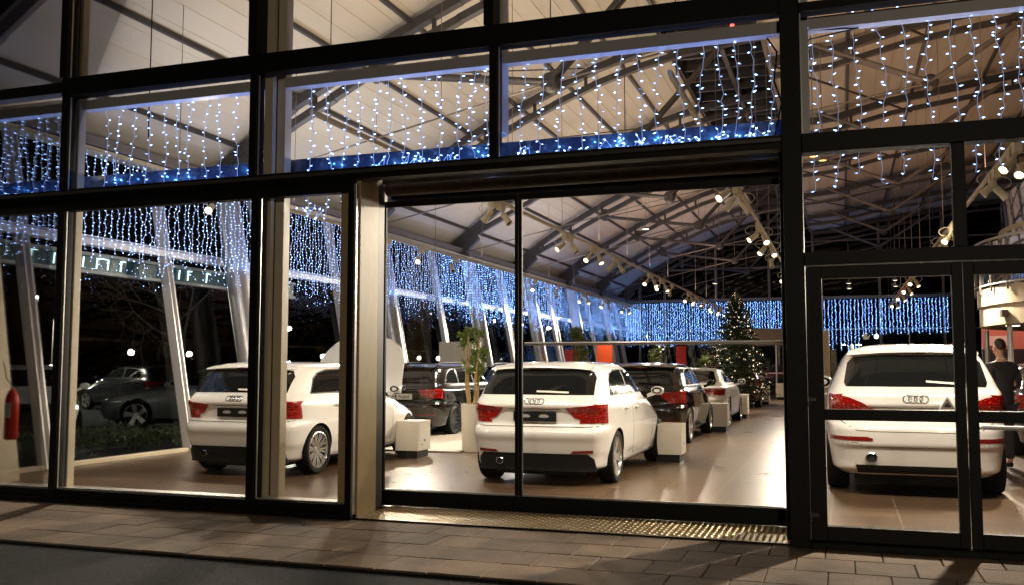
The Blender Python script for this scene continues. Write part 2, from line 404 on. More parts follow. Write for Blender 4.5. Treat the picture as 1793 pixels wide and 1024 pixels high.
# rafters -----------------------------------------------------------
def rafter(y, ordinal):
    t = thing('roof_truss', f'grey steel arched roof truss with hanging struts, {ordinal}', 'roof truss', (-11.6, y, 5), 'steel trusses under the roof')
    u = MB(); lo = MB(); xs = [-11.75, -10.8, -10, -9.1, -8.3, -7.4, -6.5, -5.5, -4.5, -3.4, -2.4, -1.5]
    for a, b in zip(xs[:-1], xs[1:]):
        za, zb = zat(PL, a)-.19, zat(PL, b)-.19
        u.beam((a, y, za), (b+.03, y, zb), .2, .18)
        ga, gb = [.36*min(1, max(0, (q+11.75)/1.6)) for q in (a, b)]
        lo.beam((a, y, za-.02-ga), (b+.03, y, zb-.02-gb), .17, .15)
    u.build('upper_chord', 'steel', t, bevel=.01); lo.build('lower_chord', 'steel', t, bevel=.01)
    s = MB()
    for x in (-10.6, -9.5, -8.3, -7.0, -5.7, -4.4, -3.1, -2.0):
        z = zat(PL, x)-.19; s.beam((x, y, z-.36), (x, y, z), .06, .07, up=(1, 0, 0))
    build_each(s, 'spacer', 'steel', t)
    A = Vector((-8.2, y, 6.92)); B = Vector((-4.75, y, 6.42)); T = Vector((-2.3, y, 9.0)); F = Vector((-11.45, y, 5.0))
    s = MB()
    for dy in (-.09, .09):
        s.tube(A+Vector((0, dy, 0)), B+Vector((0, dy, 0)), .05, n=10)
        s.tube(B+Vector((0, dy, 0)), T+Vector((0, dy, 0)), .05, n=10)
    build_each(s, 'strut', 'steel', t, smooth=40)
    s = MB(); s.tube(F, B, .018, n=8); s.tube(B, (1.93, y, 7.5), .018, n=8); s.tube(B, (-4.75, y, 8.7), .014, n=6); build_each(s, 'tie_rod', 'steel_light', t, smooth=60)
    s = MB()
    for P, r in ((A, .16), (B, .17), (Vector((1.93, y, 7.5)), .17)):
        s.lathe([(0, -.13), (r*.7, -.13), (r, -.08), (r, .08), (r*.7, .13), (0, .13)], 16, Matrix.Translation(P) @ Matrix.Rotation(PI/2, 4, 'X'))
    s.beam(A, (-8.2, y, 7.2), .12, .2, up=(1, 0, 0))
    build_each(s, 'node', 'steel', t, smooth=40)
    s = MB(); s.box(-11.85, -11.3, y-.16, y+.16, 4.72, 5.16); s.beam((-11.5, y, 5.0), (-10.9, y, 5.55), .2, .3, mi=0); s.build('bearing', 'steel', t, bevel=.02)
    # right-hand arch
    s = MB(); xs = [-1.35, 0, 1.4, 3.5, 6, 9, 13.4]
    for a, b in zip(xs[:-1], xs[1:]):
        za, zb = zat(PR, a)-.19, zat(PR, b)-.19
        s.beam((a, y, za), (b+.03, y, zb), .2, .18); s.beam((a, y, za-.34), (b+.03, y, zb-.34), .14, .12)
    for x in (0.4, 2.4, 4.5, 6.5): s.beam((x, y, zat(PR, x)-.53), (x, y, zat(PR, x)-.19), .06, .07, up=(1, 0, 0))
    s.build('right_chord', 'steel', t, bevel=.01)
    s = MB(); Q = Vector((1.93, y, 7.5))
    for dy in (-.09, .09):
        s.tube((-1.4, y+dy, 9.0), Q+Vector((0, dy, 0)), .05, n=10); s.tube(Q+Vector((0, dy, 0)), (4.3, y+dy, 9.0), .05, n=10)
    build_each(s, 'right_strut', 'steel_light', t, smooth=40)
    # diagonal wind bracing toward the next bay belongs to each truss
    s = MB(); s.tube((-8.2, y, 6.9), (-5.6, y+5.6, 8.45), .016, n=6); s.tube((-1.3, y, 8.2), (1.93, y+5.6, 8.3), .03, n=6); build_each(s, 'bracing_rod', 'steel', t)
    return t
ORD = ['first behind the glass front', 'second from the glass front', 'third from the glass front', 'fourth from the glass front', 'fifth from the glass front', 'sixth from the glass front', 'last one, against the far end wall']
for i, y in enumerate((7.6, 13.7, 19.8, 25.9, 31.9, 37.9, 43.75)): rafter(y, ORD[i])
# gable rafter right behind the facade
g = thing('gable_beam', 'plain grey-brown sloping edge beam at the upper left corner', 'beam', (-11.6, 1.5, 5))
s = MB()
for a, b in zip([p[0] for p in PL[:-1]], [p[0] for p in PL[1:]]): s.beam((a, 1.56, zat(PL, a)-.09), (b+.02, 1.56, zat(PL, b)-.09), .1, .24)
s.build('edge_beam', 'steel_light', g, bevel=.01)
s = MB(); s.tube((-8.9, 2.3, 7.0), (-8.9, 2.3, 4.55), .008, n=6); s.build('hanging_cable', 'plastic', g)

# ================================================================ GLASS FRONT
fac = thing('glass_front', 'black framed showroom glass front with four bays and high transom windows', 'glass facade', (-6, 0, 0))
D = .07
def post(x0, x1, z0, z1, y0=-D, y1=D, m='blackframe', name='post', bev=.004):
    return MB().box(x0, x1, y0, y1, z0, z1).build(name, m, fac, bevel=bev)
post(-8.06, -7.97, 0, 3.12); post(-5.585, -5.49, 0, 3.12); post(-4.485, -4.43, 0, 3.12)
post(-10.75, -10.6, 0, 6.3)
for x0, x1, zt in ((-8.09, -7.99, 8.0), (-5.65, -5.54, 8.7), (-3.08, -2.98, 9.2)): post(x0, x1, 4.603, zt, -.09, .09)
for x0, x1 in ((-8.06, -7.97), (-5.63, -5.545), (-3.03, -2.95)): post(x0, x1, 3.353, 4.398)
post(-.43, -.275, 0, 9.4, -.1, .12)
post(2.08, 2.24, 0, 9.0, -.1, .12)
# horizontals
def hb(x0, x1, z0, z1, y0=-.08, y1=.08, m='blackframe', name='transom'):
    return MB().box(x0, x1, y0, y1, z0, z1).build(name, m, fac, bevel=.005)
hb(-10.6, -.432, 3.24, 3.35); hb(-10.6, -4.43, 3.123, 3.238, -.055, .055)
hb(-10.6, -.432, 3.29, 3.325, -.12, -.081, 'greyframe', 'transom_cap')
hb(-10.6, -8.062, 4.44, 4.56); hb(-8.06, -.432, 4.40, 4.60); hb(-.273, 2.078, 3.19, 3.35); hb(-.273, 2.078, 4.385, 4.46)
hb(-.273, 2.078, 6.2, 6.3); hb(-8.0, -.432, 6.75, 6.85)
# sill and kick plate
hb(-10.6, -4.43, .055, .135, -.055, .08, name='sill'); hb(-10.6, -4.40, 0, .052, -.10, .08, name='sill_plinth')
hb(-10.6, -4.5, .135, .15, -.02, .16, 'alu', 'sill_ledge')
# inner posts (beige box sections) and cool-lit inner beam
def ip(x0, x1, y0, y1, z0, z1, m='beige'): return MB().box(x0, x1, y0, y1, z0, z1).build('inner_post', m, fac, bevel=.006)
ip(-8.08, -7.96, .09, .19, 0, 7.9); ip(-5.56, -5.455, .09, .15, 0, 8.7); ip(-5.475, -5.36, .17, .29, 0, 8.7)
ip(-3.05, -2.955, .09, .27, 3.62, 9.2, 'white_steel'); ip(-.272, -.21, .14, .3, 3.35, 8.5, 'white_steel')
MB().tube((-5.462, .16, 0.01), (-5.462, .16, 8.6), .009, n=6).build('drain_pipe', 'blackframe', fac)
for a, b in ((-10.5, -8.085), (-7.955, -5.565), (-5.355, -3.055), (-2.95, -.44), (-.205, 2.0)):
    MB().box(a, b, .12, .24, 4.285, 4.395).build('inner_beam', 'white_steel', fac, bevel=.004)
for a, b in ((-10.5, -8.02), (-8.015, -5.42), (-5.415, -.44)):
    MB().box(a, b, .34, .46, 3.36, 3.585).build('gutter_beam', 'gutter', fac, bevel=.004)
s = MB(); s.path([(-.55, .2, 4.28), (-.47, .2, 4.15), (-.5, .2, 3.9), (-.44, .2, 3.7), (-.5, .2, 3.42)], .008); s.path([(-.28, .16, 4.3), (.2, .16, 4.27), (-.2, .17, 4.22), (-.27, .15, 4.1)], .006)
s.build('loose_cable', 'plastic', fac)
# glass panes
for x, z0, z1 in ((-7.966, .15, 3.12), (-5.486, .15, 3.12), (-7.966, 3.36, 4.39), (-5.541, 3.36, 4.39), (-2.946, 3.36, 4.39), (-7.986, 4.61, 6.7), (-.271, 3.36, 4.38)):
    MB().box(x, x+.010, -.045, -.03, z0, z1).build('trim_strip', 'alu', fac)
for x0, x1, z in ((-7.95, -5.6, 3.355), (-5.53, -3.04, 3.355), (-2.93, -.44, 3.355)):
    MB().box(x0, x1, -.05, -.035, z, z+.007).build('trim_strip', 'greyframe', fac)
def pane(x0, x1, z0, z1, y=0.0): return MB().box(x0, x1, y-.004, y+.004, z0, z1).build('glass_pane', 'glass', fac)
for x0, x1 in ((-10.6, -8.06), (-7.97, -5.585), (-5.49, -4.485)): pane(x0, x1, .135, 3.123)
for x0, x1 in ((-10.6, -8.06), (-7.97, -5.63), (-5.545, -3.03), (-2.95, -.43), (-.275, 2.08)): pane(x0, x1, 3.35, 4.385 if x0 > -1 or x0 < -9 else 4.40)
pane(-10.6, -8.09, 4.56, 6.2); pane(-7.99, -5.65, 4.6, 6.75); pane(-5.54, -3.08, 4.6, 6.75); pane(-2.98, -.43, 4.6, 6.75); pane(-.275, 2.08, 4.46, 6.2)
# --- entrance recess (child pieces of the front)
MB().box(-4.425, -4.40, -.06, -.01, 0, 3.2).build('trim_strip', 'alu', fac, bevel=.003)
s = MB(); s.box(-4.60, -4.385, .0, .22, 0, 3.34); s.box(-4.60, -4.41, .222, .43, 0, 3.34)
s.build('jamb', 'jamb', fac, bevel=.006)
MB().box(-4.7, -4.47, .432, .68, 0, 3.42).build('door_guide', 'greyframe', fac, bevel=.004)
MB().box(-4.7, -4.565, .682, .93, 0, 3.42).build('door_guide', 'greyframe', fac, bevel=.004)
MB().box(-.47, -.434, .13, .93, 0, 3.42).build('door_guide', 'greyframe', fac, bevel=.004)
s = MB(); s.box(-4.39, -.44, .09, .44, 3.352, 3.37); s.box(-4.39, -.44, .2, .22, 3.32, 3.35)
s.build('recess_soffit', 'softgrey', fac)
MB().box(-4.38, -.45, .44, .46, 3.27, 3.36).build('soffit_trim', 'softgrey', fac)
MB().box(-4.38, -.45, .436, .4395, 3.27, 3.28).build('trim_strip', 'alu', fac)
MB().tube((-4.40, .60, 3.25), (-.48, .60, 3.25), .066, n=24).build('shutter_roll', 'brown', fac, smooth=40)
MB().box(-4.43, -.47, .74, .94, 3.175, 3.36).build('door_header', 'blackframe', fac, bevel=.006)
s = MB(); s.lathe([(0, 0), (.03, 0), (.035, .02), (.02, .05), (0, .05)], 12, Matrix.Translation((-4.36, .62, 3.26)) @ Matrix.Rotation(PI/2, 4, 'Y'))
s.box(-.52, -.49, .56, .64, 3.24, 3.31); build_each(s, 'shutter_bracket', 'chrome', fac, smooth=40)
# sliding doors
def sliding(x0, x1, label, bar):
    t = thing('sliding_door', label, 'sliding door', (x0, .84, 0), 'sliding doors in the entrance recess')
    f = .035; s = MB()
    s.box(x0, x0+f, .82, .86, .17, 3.17); s.box(x1-f, x1, .82, .86, .17, 3.17); s.box(x0+f, x1-f, .82, .86, 3.11, 3.17)
    s.build('frame', 'blackframe', t, bevel=.003)
    MB().box(x0, x1, .815, .865, .012, .168).build('kick_rail', 'blackframe', t, bevel=.004)
    MB().box(x0+.0, x1, .862, .872, .168, .178).build('rail_trim', 'alu', t)
    MB().box(x0+f, x1-f, .838, .842, .17, 3.11).build('glass_pane', 'glass', t)
    if bar: MB().tube((x0+.05, .875, 1.665), (x1-.02, .875, 1.665), .017, n=12).build('cross_bar', 'alu', t, smooth=40)
sliding(-4.56, -3.05, 'narrow left glass sliding door with black kick rail', False)
sliding(-3.08+.035, -.475, 'wide right glass sliding door with pale bar at eye height', True)
# mat
t = thing('entrance_mat', 'brass coloured chequer plate tread on the entrance threshold', 'floor plate', (-2.4, .4, 0))
MB().box(-4.42, -.44, -.03, .80, .004, .014).build('plate', 'chequer', t)
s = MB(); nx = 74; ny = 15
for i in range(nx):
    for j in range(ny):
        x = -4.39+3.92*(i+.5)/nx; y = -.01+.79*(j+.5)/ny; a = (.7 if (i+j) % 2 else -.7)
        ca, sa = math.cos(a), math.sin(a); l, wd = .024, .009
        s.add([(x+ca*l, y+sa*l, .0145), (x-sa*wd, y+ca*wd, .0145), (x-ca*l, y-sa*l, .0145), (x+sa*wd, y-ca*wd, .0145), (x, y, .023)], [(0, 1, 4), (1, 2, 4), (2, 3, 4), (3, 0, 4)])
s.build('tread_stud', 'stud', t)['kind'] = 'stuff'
MB().box(-4.42, -.44, -.045, -.031, 0, .016).build('edge_trim', 'plastic', t)
# swing doors
def swing(x0, x1, label, hinge):
    t = thing('swing_door', label, 'door', (x0, 0, 0), 'pair of black framed swing doors')
    st = .11; s = MB(); gx0, gx1 = (x0+.125, x1-.075) if hinge < 0 else (x0+.075, x1-.125)
    s.box(x0, gx0, -.04, .04, .055, 2.25); s.box(gx1, x1, -.04, .04, .055, 2.25); s.box(gx0, gx1, -.04, .04, .055, .17); s.box(gx0, gx1, -.04, .04, 2.15, 2.25)
    s.build('frame', 'blackframe', t, bevel=.004)
    MB().box(gx0, gx1, -.038, .038, 1.012, 1.1).build('middle_rail', 'blackframe', t, bevel=.004)
    MB().box(gx0, gx1, -.004, .004, .17, 1.012).build('glass_pane', 'glass', t); MB().box(gx0, gx1, -.004, .004, 1.1, 2.15).build('glass_pane', 'glass', t)
    if hinge < 0:
        for z in (.24, 1.16):
            s = MB(); s.box(x0-.0, x0+.065, -.062, -.041, z, z+.035); s.box(x0-.05, x0+.012, -.062, -.041, z-.042, z-.006); s.build('hinge', 'greyframe', t, bevel=.004)
    else:
        s = MB(); s.tube((gx0, .075, .97), (gx1, .075, .97), .016, n=10); s.tube((gx0+.02, .0, .97), (gx0+.02, .075, .97), .012, n=8); s.build('push_bar', 'alu', t, smooth=40)
swing(-.27, .895, 'left black framed glass swing door with two hinges beside the post', -1)
swing(.905, 2.07, 'right black framed glass swing door with a pale push bar', 1)
s = MB(); s.box(-.273, 2.078, -.06, .06, 2.262, 2.37); s.build('door_transom', 'blackframe', fac, bevel=.004)
s = MB(); s.box(.85, .945, -.05, .05, 2.37, 3.19); s.build('door_mullion', 'blackframe', fac, bevel=.004)
hb(-.273, 2.078, 0, .05, -.12, .08, name='threshold')
MB().box(-.273, .85, -.003, .003, 2.37, 3.19).build('glass_pane', 'glass', fac); MB().box(.945, 2.078, -.003, .003, 2.37, 3.19).build('glass_pane', 'glass', fac)

# ================================================================ LEANING SIDE WALL
sw = thing('glass_side_wall', 'leaning glazed side wall with pale steel mullions and transom', 'glass wall', (-10.7, 22, 0))
MY = [2.4, 5.5, 8.5, 11.5, 14.5, 17.5, 20.5, 23.5, 26.5, 29.5, 32.5, 35.5, 38.5, 41.5]
TOPZ = 5.15
for y in MY:
    s = MB()
    s.beam((LX(0)+.03, y-.055, 0.0), (LX(TOPZ)+.03, y-.055, TOPZ), .035, .17, up=(1, 0, .19)); s.beam((LX(0)+.03, y+.055, 0), (LX(TOPZ)+.03, y+.055, TOPZ), .035, .17, up=(1, 0, .19))
    s.beam((LX(0)+.0, y, 0), (LX(TOPZ)+.0, y, TOPZ), .075, .06, up=(1, 0, .19))
    s.build('mullion', 'white_steel', sw, bevel=.004)
MB().box(LX(0)-.08, LX(0)+.08, .2, 44, 0, .06).build('base_rail', 'beige', sw, bevel=.005)
s = MB(); z = 3.42; s.box(LX(z)-.06, LX(z)+.12, .2, 44, z-.09, z+.03); s.box(LX(z)+.02, LX(z)+.2, .2, 44, z+.031, z+.05); s.build('transom', 'white_steel', sw, bevel=.006)
s = MB(); z = 4.9; s.box(LX(z)-.1, LX(z)+.2, .2, 44, z-.02, z+.06); s.build('eaves_rail', 'track', sw, bevel=.005)
s = MB(); s.box(LX(5.05)-.15, LX(5.05)+.25, .2, 44, 4.98, 5.14); s.build('eaves_beam', 'steel_light', sw, bevel=.006)
for i, (a, b) in enumerate(zip([.2]+MY, MY+[44])):
    s = MB()
    for z0, z1 in ((.06, 3.33), (3.45, 4.88)):
        s.add([(LX(z0)-.04, a, z0), (LX(z0)-.04, b, z0), (LX(z1)-.04, b, z1), (LX(z1)-.04, a, z1)], [(0, 1, 2, 3)])
    s.build('glass_pane', 'sideglass', sw)
# translucent band under the transom, outside
bd = thing('illuminated_fascia_strip', 'teal translucent strip with short white light strokes under the side transom', 'light strip', (-11.6, 5, 3.1))
MB().box(LX(3.1)-.42, LX(3.1)-.36, .3, 10.2, 2.98, 3.22).build('translucent_panel', 'teal', bd)
s = MB(); s.box(LX(3.1)-.44, LX(3.1)-.3, .3, 10.2, 2.93, 2.98); s.box(LX(3.1)-.44, LX(3.1)-.3, .3, 10.2, 3.22, 3.27); s.build('edge_rail', 'white_steel', bd)
s = MB()
for y in (1.6, 2.9, 3.35, 3.95, 4.25, 4.5, 4.8, 6.3, 6.55, 7.1, 8.2):
    s.tube((LX(3.1)-.34, y, 3.02), (LX(3.1)-.34, y+.02, 3.19), .012, n=6)
    if random.random() < .8: s.tube((LX(3.1)-.34, y, 3.19), (LX(3.1)-.34, y+random.choice((-.12, .12)), 3.195), .010, n=6)
s.build('light_stroke', 'tube_light', bd)['kind'] = 'stuff'
# big round leaning columns
for i, y in enumerate((7.05, 13.3, 19.5, 25.4, 31.4, 37.4)):
    t = thing('round_column', 'thick silver leaning round column, %s along the side wall' % ['nearest', 'second', 'third', 'fourth', 'fifth', 'sixth'][i], 'column', (-10.2, y, 0), 'leaning silver columns along the side wall')
    x0 = LX(0)+.42
    s = MB(); n = 32; s.tube((x0, y, .02), (x0-.19*4.75, y, 4.75), .225, n=n); s.build('shaft', 'silver', t, smooth=40)
    s = MB(); s.lathe([(.225, 0), (.3, 0), (.3, .025), (.225, .03)], 32, Matrix.Translation((x0, y, 0))); s.build('base_plate', 'silver', t, smooth=40)
    s = MB(); s.beam((x0-.19*4.7, y, 4.7), (-11.2, y+.05, 5.0), .12, .3, up=(0, 1, 0)); s.build('head_bracket', 'steel', t)
# inner paired posts between columns (silver fins)
for i, y in enumerate((17.0, 22.7, 28.4, 34.6)):
    x0 = LX(0)+.25; s = MB(); s.beam((x0, y, 0), (x0-.19*4.8, y, 4.8), .26, .12, up=(1, 0, .19))
    o = s.build('wall_fin', 'silver', None, bevel=.01); tag(o, 'flat silver leaning fin, %s along the side wall between round columns' % ['first', 'second', 'third', 'fourth'][i], 'column', 'flat silver fins along the side wall')
# corner post with extinguisher
t = MB().add([(-10.2, .95, 0), (-9.83, .95, 0), (-9.83, 1.25, 0), (-10.2, 1.25, 0)] + [(-10.93+.37*k, yy, 4.3) for k, yy in ((0, .95), (1, .95), (1, 1.25), (0, 1.25))],
       [(0, 3, 2, 1), (4, 5, 6, 7), (0, 1, 5, 4), (1, 2, 6, 5), (2, 3, 7, 6), (3, 0, 4, 7)]).build('corner_column', 'beige', None, bevel=.01)
tag(t, 'beige leaning corner column at the far left edge with extinguisher in front', 'column')
e = thing('fire_extinguisher', 'red fire extinguisher hanging on the leaning corner column', 'fire extinguisher', (-9.68, .86, .55))
s = MB(); mx = Matrix.Translation((-9.68, .86, .55)); s.lathe([(0, 0), (.06, 0), (.078, .02), (.078, .5), (.06, .56), (.03, .6), (.022, .62), (0, .62)], 24, mx); s.build('cylinder', 'extred', e, smooth=50)
s = MB(); s.tube((-9.68, .86, 1.17), (-9.68, .86, 1.21), .02, n=10); s.box(-9.70, -9.60, .85, .87, 1.21, 1.225); s.box(-9.70, -9.62, .85, .87, 1.19, 1.2); s.build('valve', 'chrome', e)
s = MB(); s.path([(-9.68, .86, 1.2), (-9.74, .82, 1.3), (-9.79, .84, 1.42), (-9.83, .85, 1.5)], .006); s.build('hose', 'plastic', e)
s = MB(); n = 12
for i in range(n):
    a0, a1 = [-PI/2-.7+1.4*k/n for k in (i, i+1)]
    s.add([(-9.68+.0795*math.cos(a), .86+.0795*math.sin(a), z) for z in (.82, 1.0) for a in (a0, a1)], [(0, 1, 3, 2)])
s.build('instruction_label', 'signw', e)

for o_ in [e]: o_.location.x += .08

# ================================================================ BACK WALL
bw = thing('glass_back_wall', 'tall dark glazed end wall with pale posts and rails', 'glass wall', (0, 44, 0))
s = MB()
for x in (-10.6, -9.2, -6.4, -3.6, -1.35, 1.9, 4.9, 8, 11): s.box(x-.06, x+.06, 43.98, 44.12, 0, (zat(PL, x) if x < -1.45 else zat(PR, x))+.2)
s.build('post', 'steel_light', bw)
s = MB(); s.box(-11.4, 13, 43.9, 44.13, 4.92, 5.06); s.box(-11.2, 13, 43.94, 44.13, 3.3, 3.38); s.box(-11, 13, 43.95, 44.13, 6.6, 6.68); s.box(-11, 13, 43.95, 44.13, 7.9, 7.96); s.build('rail', 'steel_light', bw)
s = MB(); s.add([(-12, 44.06, 0), (13.5, 44.06, 0), (13.5, 44.06, 9.8), (-1.4, 44.06, 9.8), (-4, 44.06, 9.2), (-8.3, 44.06, 7.5), (-12, 44.06, 5)], [(0, 1, 2, 3, 4, 5, 6)]); s.build('glass_pane', 'nightglass', bw)

# ================================================================ ICICLE LIGHTS
def bulb(mb, p, d, r, l):
    # elongated faceted LED cap
    p = Vector(p); d = Vector(d).normalized(); a = d.orthogonal().normalized(); b = d.cross(a)
    mb.add([p, p+d*l*.35+a*r, p+d*l*.35+b*r, p+d*l*.35-a*r, p+d*l*.35-b*r, p+d*l], [(0, 2, 1), (0, 3, 2), (0, 4, 3), (0, 1, 4), (5, 1, 2), (5, 2, 3), (5, 3, 4), (5, 4, 1)])
def gem(mb, p, r):
    x, y, z = p; mb.add([(x+r, y, z), (x, y+r, z), (x-r, y, z), (x, y-r, z), (x, y, z+r*1.3), (x, y, z-r*1.3)], [(0, 1, 4), (1, 2, 4), (2, 3, 4), (3, 0, 4), (1, 0, 5), (2, 1, 5), (3, 2, 5), (0, 3, 5)])
def curtain(label, x0, x1, ztop, zbot, y=.21, dx=.178, pile=False):
    t = thing('icicle_light_curtain', label, 'string lights', (x0, y, ztop), 'blue white icicle lights hung behind the glass front')
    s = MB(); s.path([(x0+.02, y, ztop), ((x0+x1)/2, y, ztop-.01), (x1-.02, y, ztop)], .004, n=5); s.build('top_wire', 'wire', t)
    x = x0+.06
    while x < x1-.02:
        wi = MB(); bu = MB(); z = ztop; zb = zbot(x) if callable(zbot) else zbot+random.uniform(-.06, .06)
        xx = x; side = 1; pts = [(xx, y, z)]; ph = random.uniform(0, 6)
        while z > zb:
            z -= random.uniform(.032, .095); xx = x+.025*math.sin(z*5+ph)+random.uniform(-.016, .016); yy = y+random.uniform(-.01, .01)
            pts.append((xx, yy, z)); side = -side if random.random() < .75 else side
            if random.random() < .93:
                d = Vector((side, random.uniform(-.5, .5), random.uniform(-.45, .6))); bulb(bu, (xx+side*.008, yy, z), d, random.uniform(.0045, .0085), random.uniform(.020, .038))
        if pile:   # the ends lie bunched on the beam over the doors
            for k in range(7):
                a = pts[-1]; b = (a[0]+random.uniform(-.07, .07), y+random.uniform(-.04, .06), zb+random.uniform(-.06, .08)); pts.append(b)
                d = Vector((random.uniform(-1, 1), random.uniform(-.8, .2), random.uniform(-.5, .5))); bulb(bu, b, d, .0075, .03)
        wi.path(pts, .0030, n=4)
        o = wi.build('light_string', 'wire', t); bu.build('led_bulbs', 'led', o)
        x += dx*random.uniform(.7, 1.25)
    return t
pb = lambda x: 3.42+random.uniform(-.03, .04)
curtain('icicle lights in the leftmost, narrowest pane of the glass front', -9.6, -8.09, 4.40, 3.05, dx=.2)
curtain('icicle lights between the two beige posts, left of the entrance', -7.75, -5.62, 4.385, 3.36)
curtain('icicle lights in the pane just left above the sliding doors', -5.14, -3.05, 4.385, lambda x: 2.98 if x < -4.5 else 3.41+random.uniform(-.03, .05), pile=True)
curtain('icicle lights in the pane right above the sliding doors', -2.86, -.47, 4.385, pb, pile=True)
curtain('icicle lights above the black swing doors, ends dangling below the beam', -.22, 2.0, 4.5, lambda x: 2.98+random.uniform(-.06, .12), dx=.172)
# side wall: hung in front of the leaning columns
XC = -10.5
WB = [.6, 4.1, 7.1, 10.1, 13.1, 16.1, 19.1, 22.1, 25.1, 28.1, 31.1, 34.1, 37.1, 40.1, 43.6]
names = ['first', 'second', 'third', 'fourth', 'fifth', 'sixth', 'seventh', 'eighth', 'ninth', 'tenth', 'eleventh', 'twelfth', 'thirteenth', 'fourteenth', 'fifteenth']
for i, (a, b) in enumerate(zip(WB[:-1], WB[1:])):
    t = thing('icicle_light_curtain', f'icicle lights in front of the leaning side wall, {names[i]} length counted from the glass front', 'string lights', (XC, a, 4.64), 'icicle lights along the leaning side wall')
    MB().box(XC-.015, XC+.015, a, b-.01, 4.64, 4.67).build('hanging_rail', 'track', t)
    near = a < 16; w = MB(); f = MB(); r0 = .0068 if near else .0105
    yy = a+.06
    while yy < b-.02:
        z = 4.64; zb = 3.12+random.uniform(-.22, .2)
        if near: wi = MB(); fb = MB()
        else: wi, fb = w, f
        pts = [(XC, yy, z)]; ph = random.uniform(0, 6)
        while z > zb:
            z -= random.uniform(.045, .075) if near else (random.uniform(.055, .085) if a < 26 else random.uniform(.075, .11))
            q = (XC+random.uniform(-.02, .02), yy+.02*math.sin(z*5+ph)+random.uniform(-.012, .012), z)
            pts.append(q)
            if near: bulb(fb, q, (random.uniform(-.4, .6), random.choice((-1, 1)), random.uniform(-.5, .5)), r0*random.uniform(.8, 1.15), .03)
            else: gem(fb, q, r0*random.uniform(.7, 1.6))
        for k in range(random.randint(1, 4)):
            q = (XC+random.uniform(-.08, .08), yy+random.uniform(-.06, .06), zb-random.uniform(.02, .32)); gem(fb, q, r0*random.uniform(.8, 1.1))
        if near:
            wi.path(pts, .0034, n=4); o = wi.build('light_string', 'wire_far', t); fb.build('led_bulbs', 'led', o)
        elif a < 28: w.path(pts[::3], .003, n=3)
        yy += (.125 if near else .135 if a < 22 else .2)*random.uniform(.8, 1.2)
    if not near:
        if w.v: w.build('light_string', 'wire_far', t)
        f.build('led_bulbs', 'led_far', t)
# end wall
for k, (a, b) in enumerate(((-11.4, -9.2), (-9.2, -6.4), (-6.4, -3.6), (-3.6, -1.35), (-1.35, 1.9), (1.9, 5.2))):
    t = thing('icicle_light_curtain', f'icicle lights on the far end wall, {names[k]} bay from the left', 'string lights', (a, 43.8, 4.9), 'icicle lights on the far end wall')
    f = MB(); x = a+.08
    while x < b:
        z = 4.9; zb = 3.15+random.uniform(-.1, .1)
        if -11.4 <= x < -3.4: zb = 2.85-.35*random.random()
        if k == 4 and x < .9: zb = 2.35+random.uniform(-.2, .3)
        while z > zb:
            z -= random.uniform(.06, .1); gem(f, (x+random.uniform(-.03, .03), 43.8+random.uniform(-.02, .02), z), random.uniform(.013, .024))
        x += .17*random.uniform(.8, 1.2) if k > 3 else .13*random.uniform(.8, 1.2)
    f.build('led_bulbs', 'led_far', t)
# glow of the strings: narrow strips facing up, away from the viewer
BL = (.2, .4, 1)
for x0, x1 in ((-9.6, -8.1), (-7.7, -5.6), (-5.15, -3.05), (-2.85, -.5)):
    light('AREA', 'string_glow', ((x0+x1)/2, .2, 3.38), 3.5*K_BLUE, (.03, .18, 1), rot=(PI, 0, 0), size=x1-x0, size_y=.05)
    light('AREA', 'string_glow', ((x0+x1)/2, .27, 3.95), 3.0*K_BLUE, (.3, .42, 1), rot=(PI, 0, 0), size=x1-x0, size_y=.05)
for x0, x1, n_ in ((-9.5, -8.2, 7), (-7.7, -5.65, 9), (-5.1, -3.1, 12), (-2.8, -.55, 16)):
    for k in range(n_): light('POINT', 'led_hotspot', (random.uniform(x0, x1), random.uniform(.285, .31), random.uniform(3.40, 3.55)), random.uniform(.05, .22)*K_BLUE, (.10, .38, 1), rad=.006)
light('AREA', 'string_glow', (.9, .27, 3.95), 3.5*K_BLUE, (.5, .6, 1), rot=(PI, 0, 0), size=2.2, size_y=.05)
for y in np.arange(3, 43, 5.):
    light('AREA', 'string_glow', (XC+.02, y, 3.2), 13*K_BLUE, (.2, .4, 1), rot=(PI, 0, 0), size=.15, size_y=4.6)
light('AREA', 'string_glow', (-3, 43.6, 3.3), 30*K_BLUE, BL, rot=(PI, 0, 0), size=15, size_y=.15)

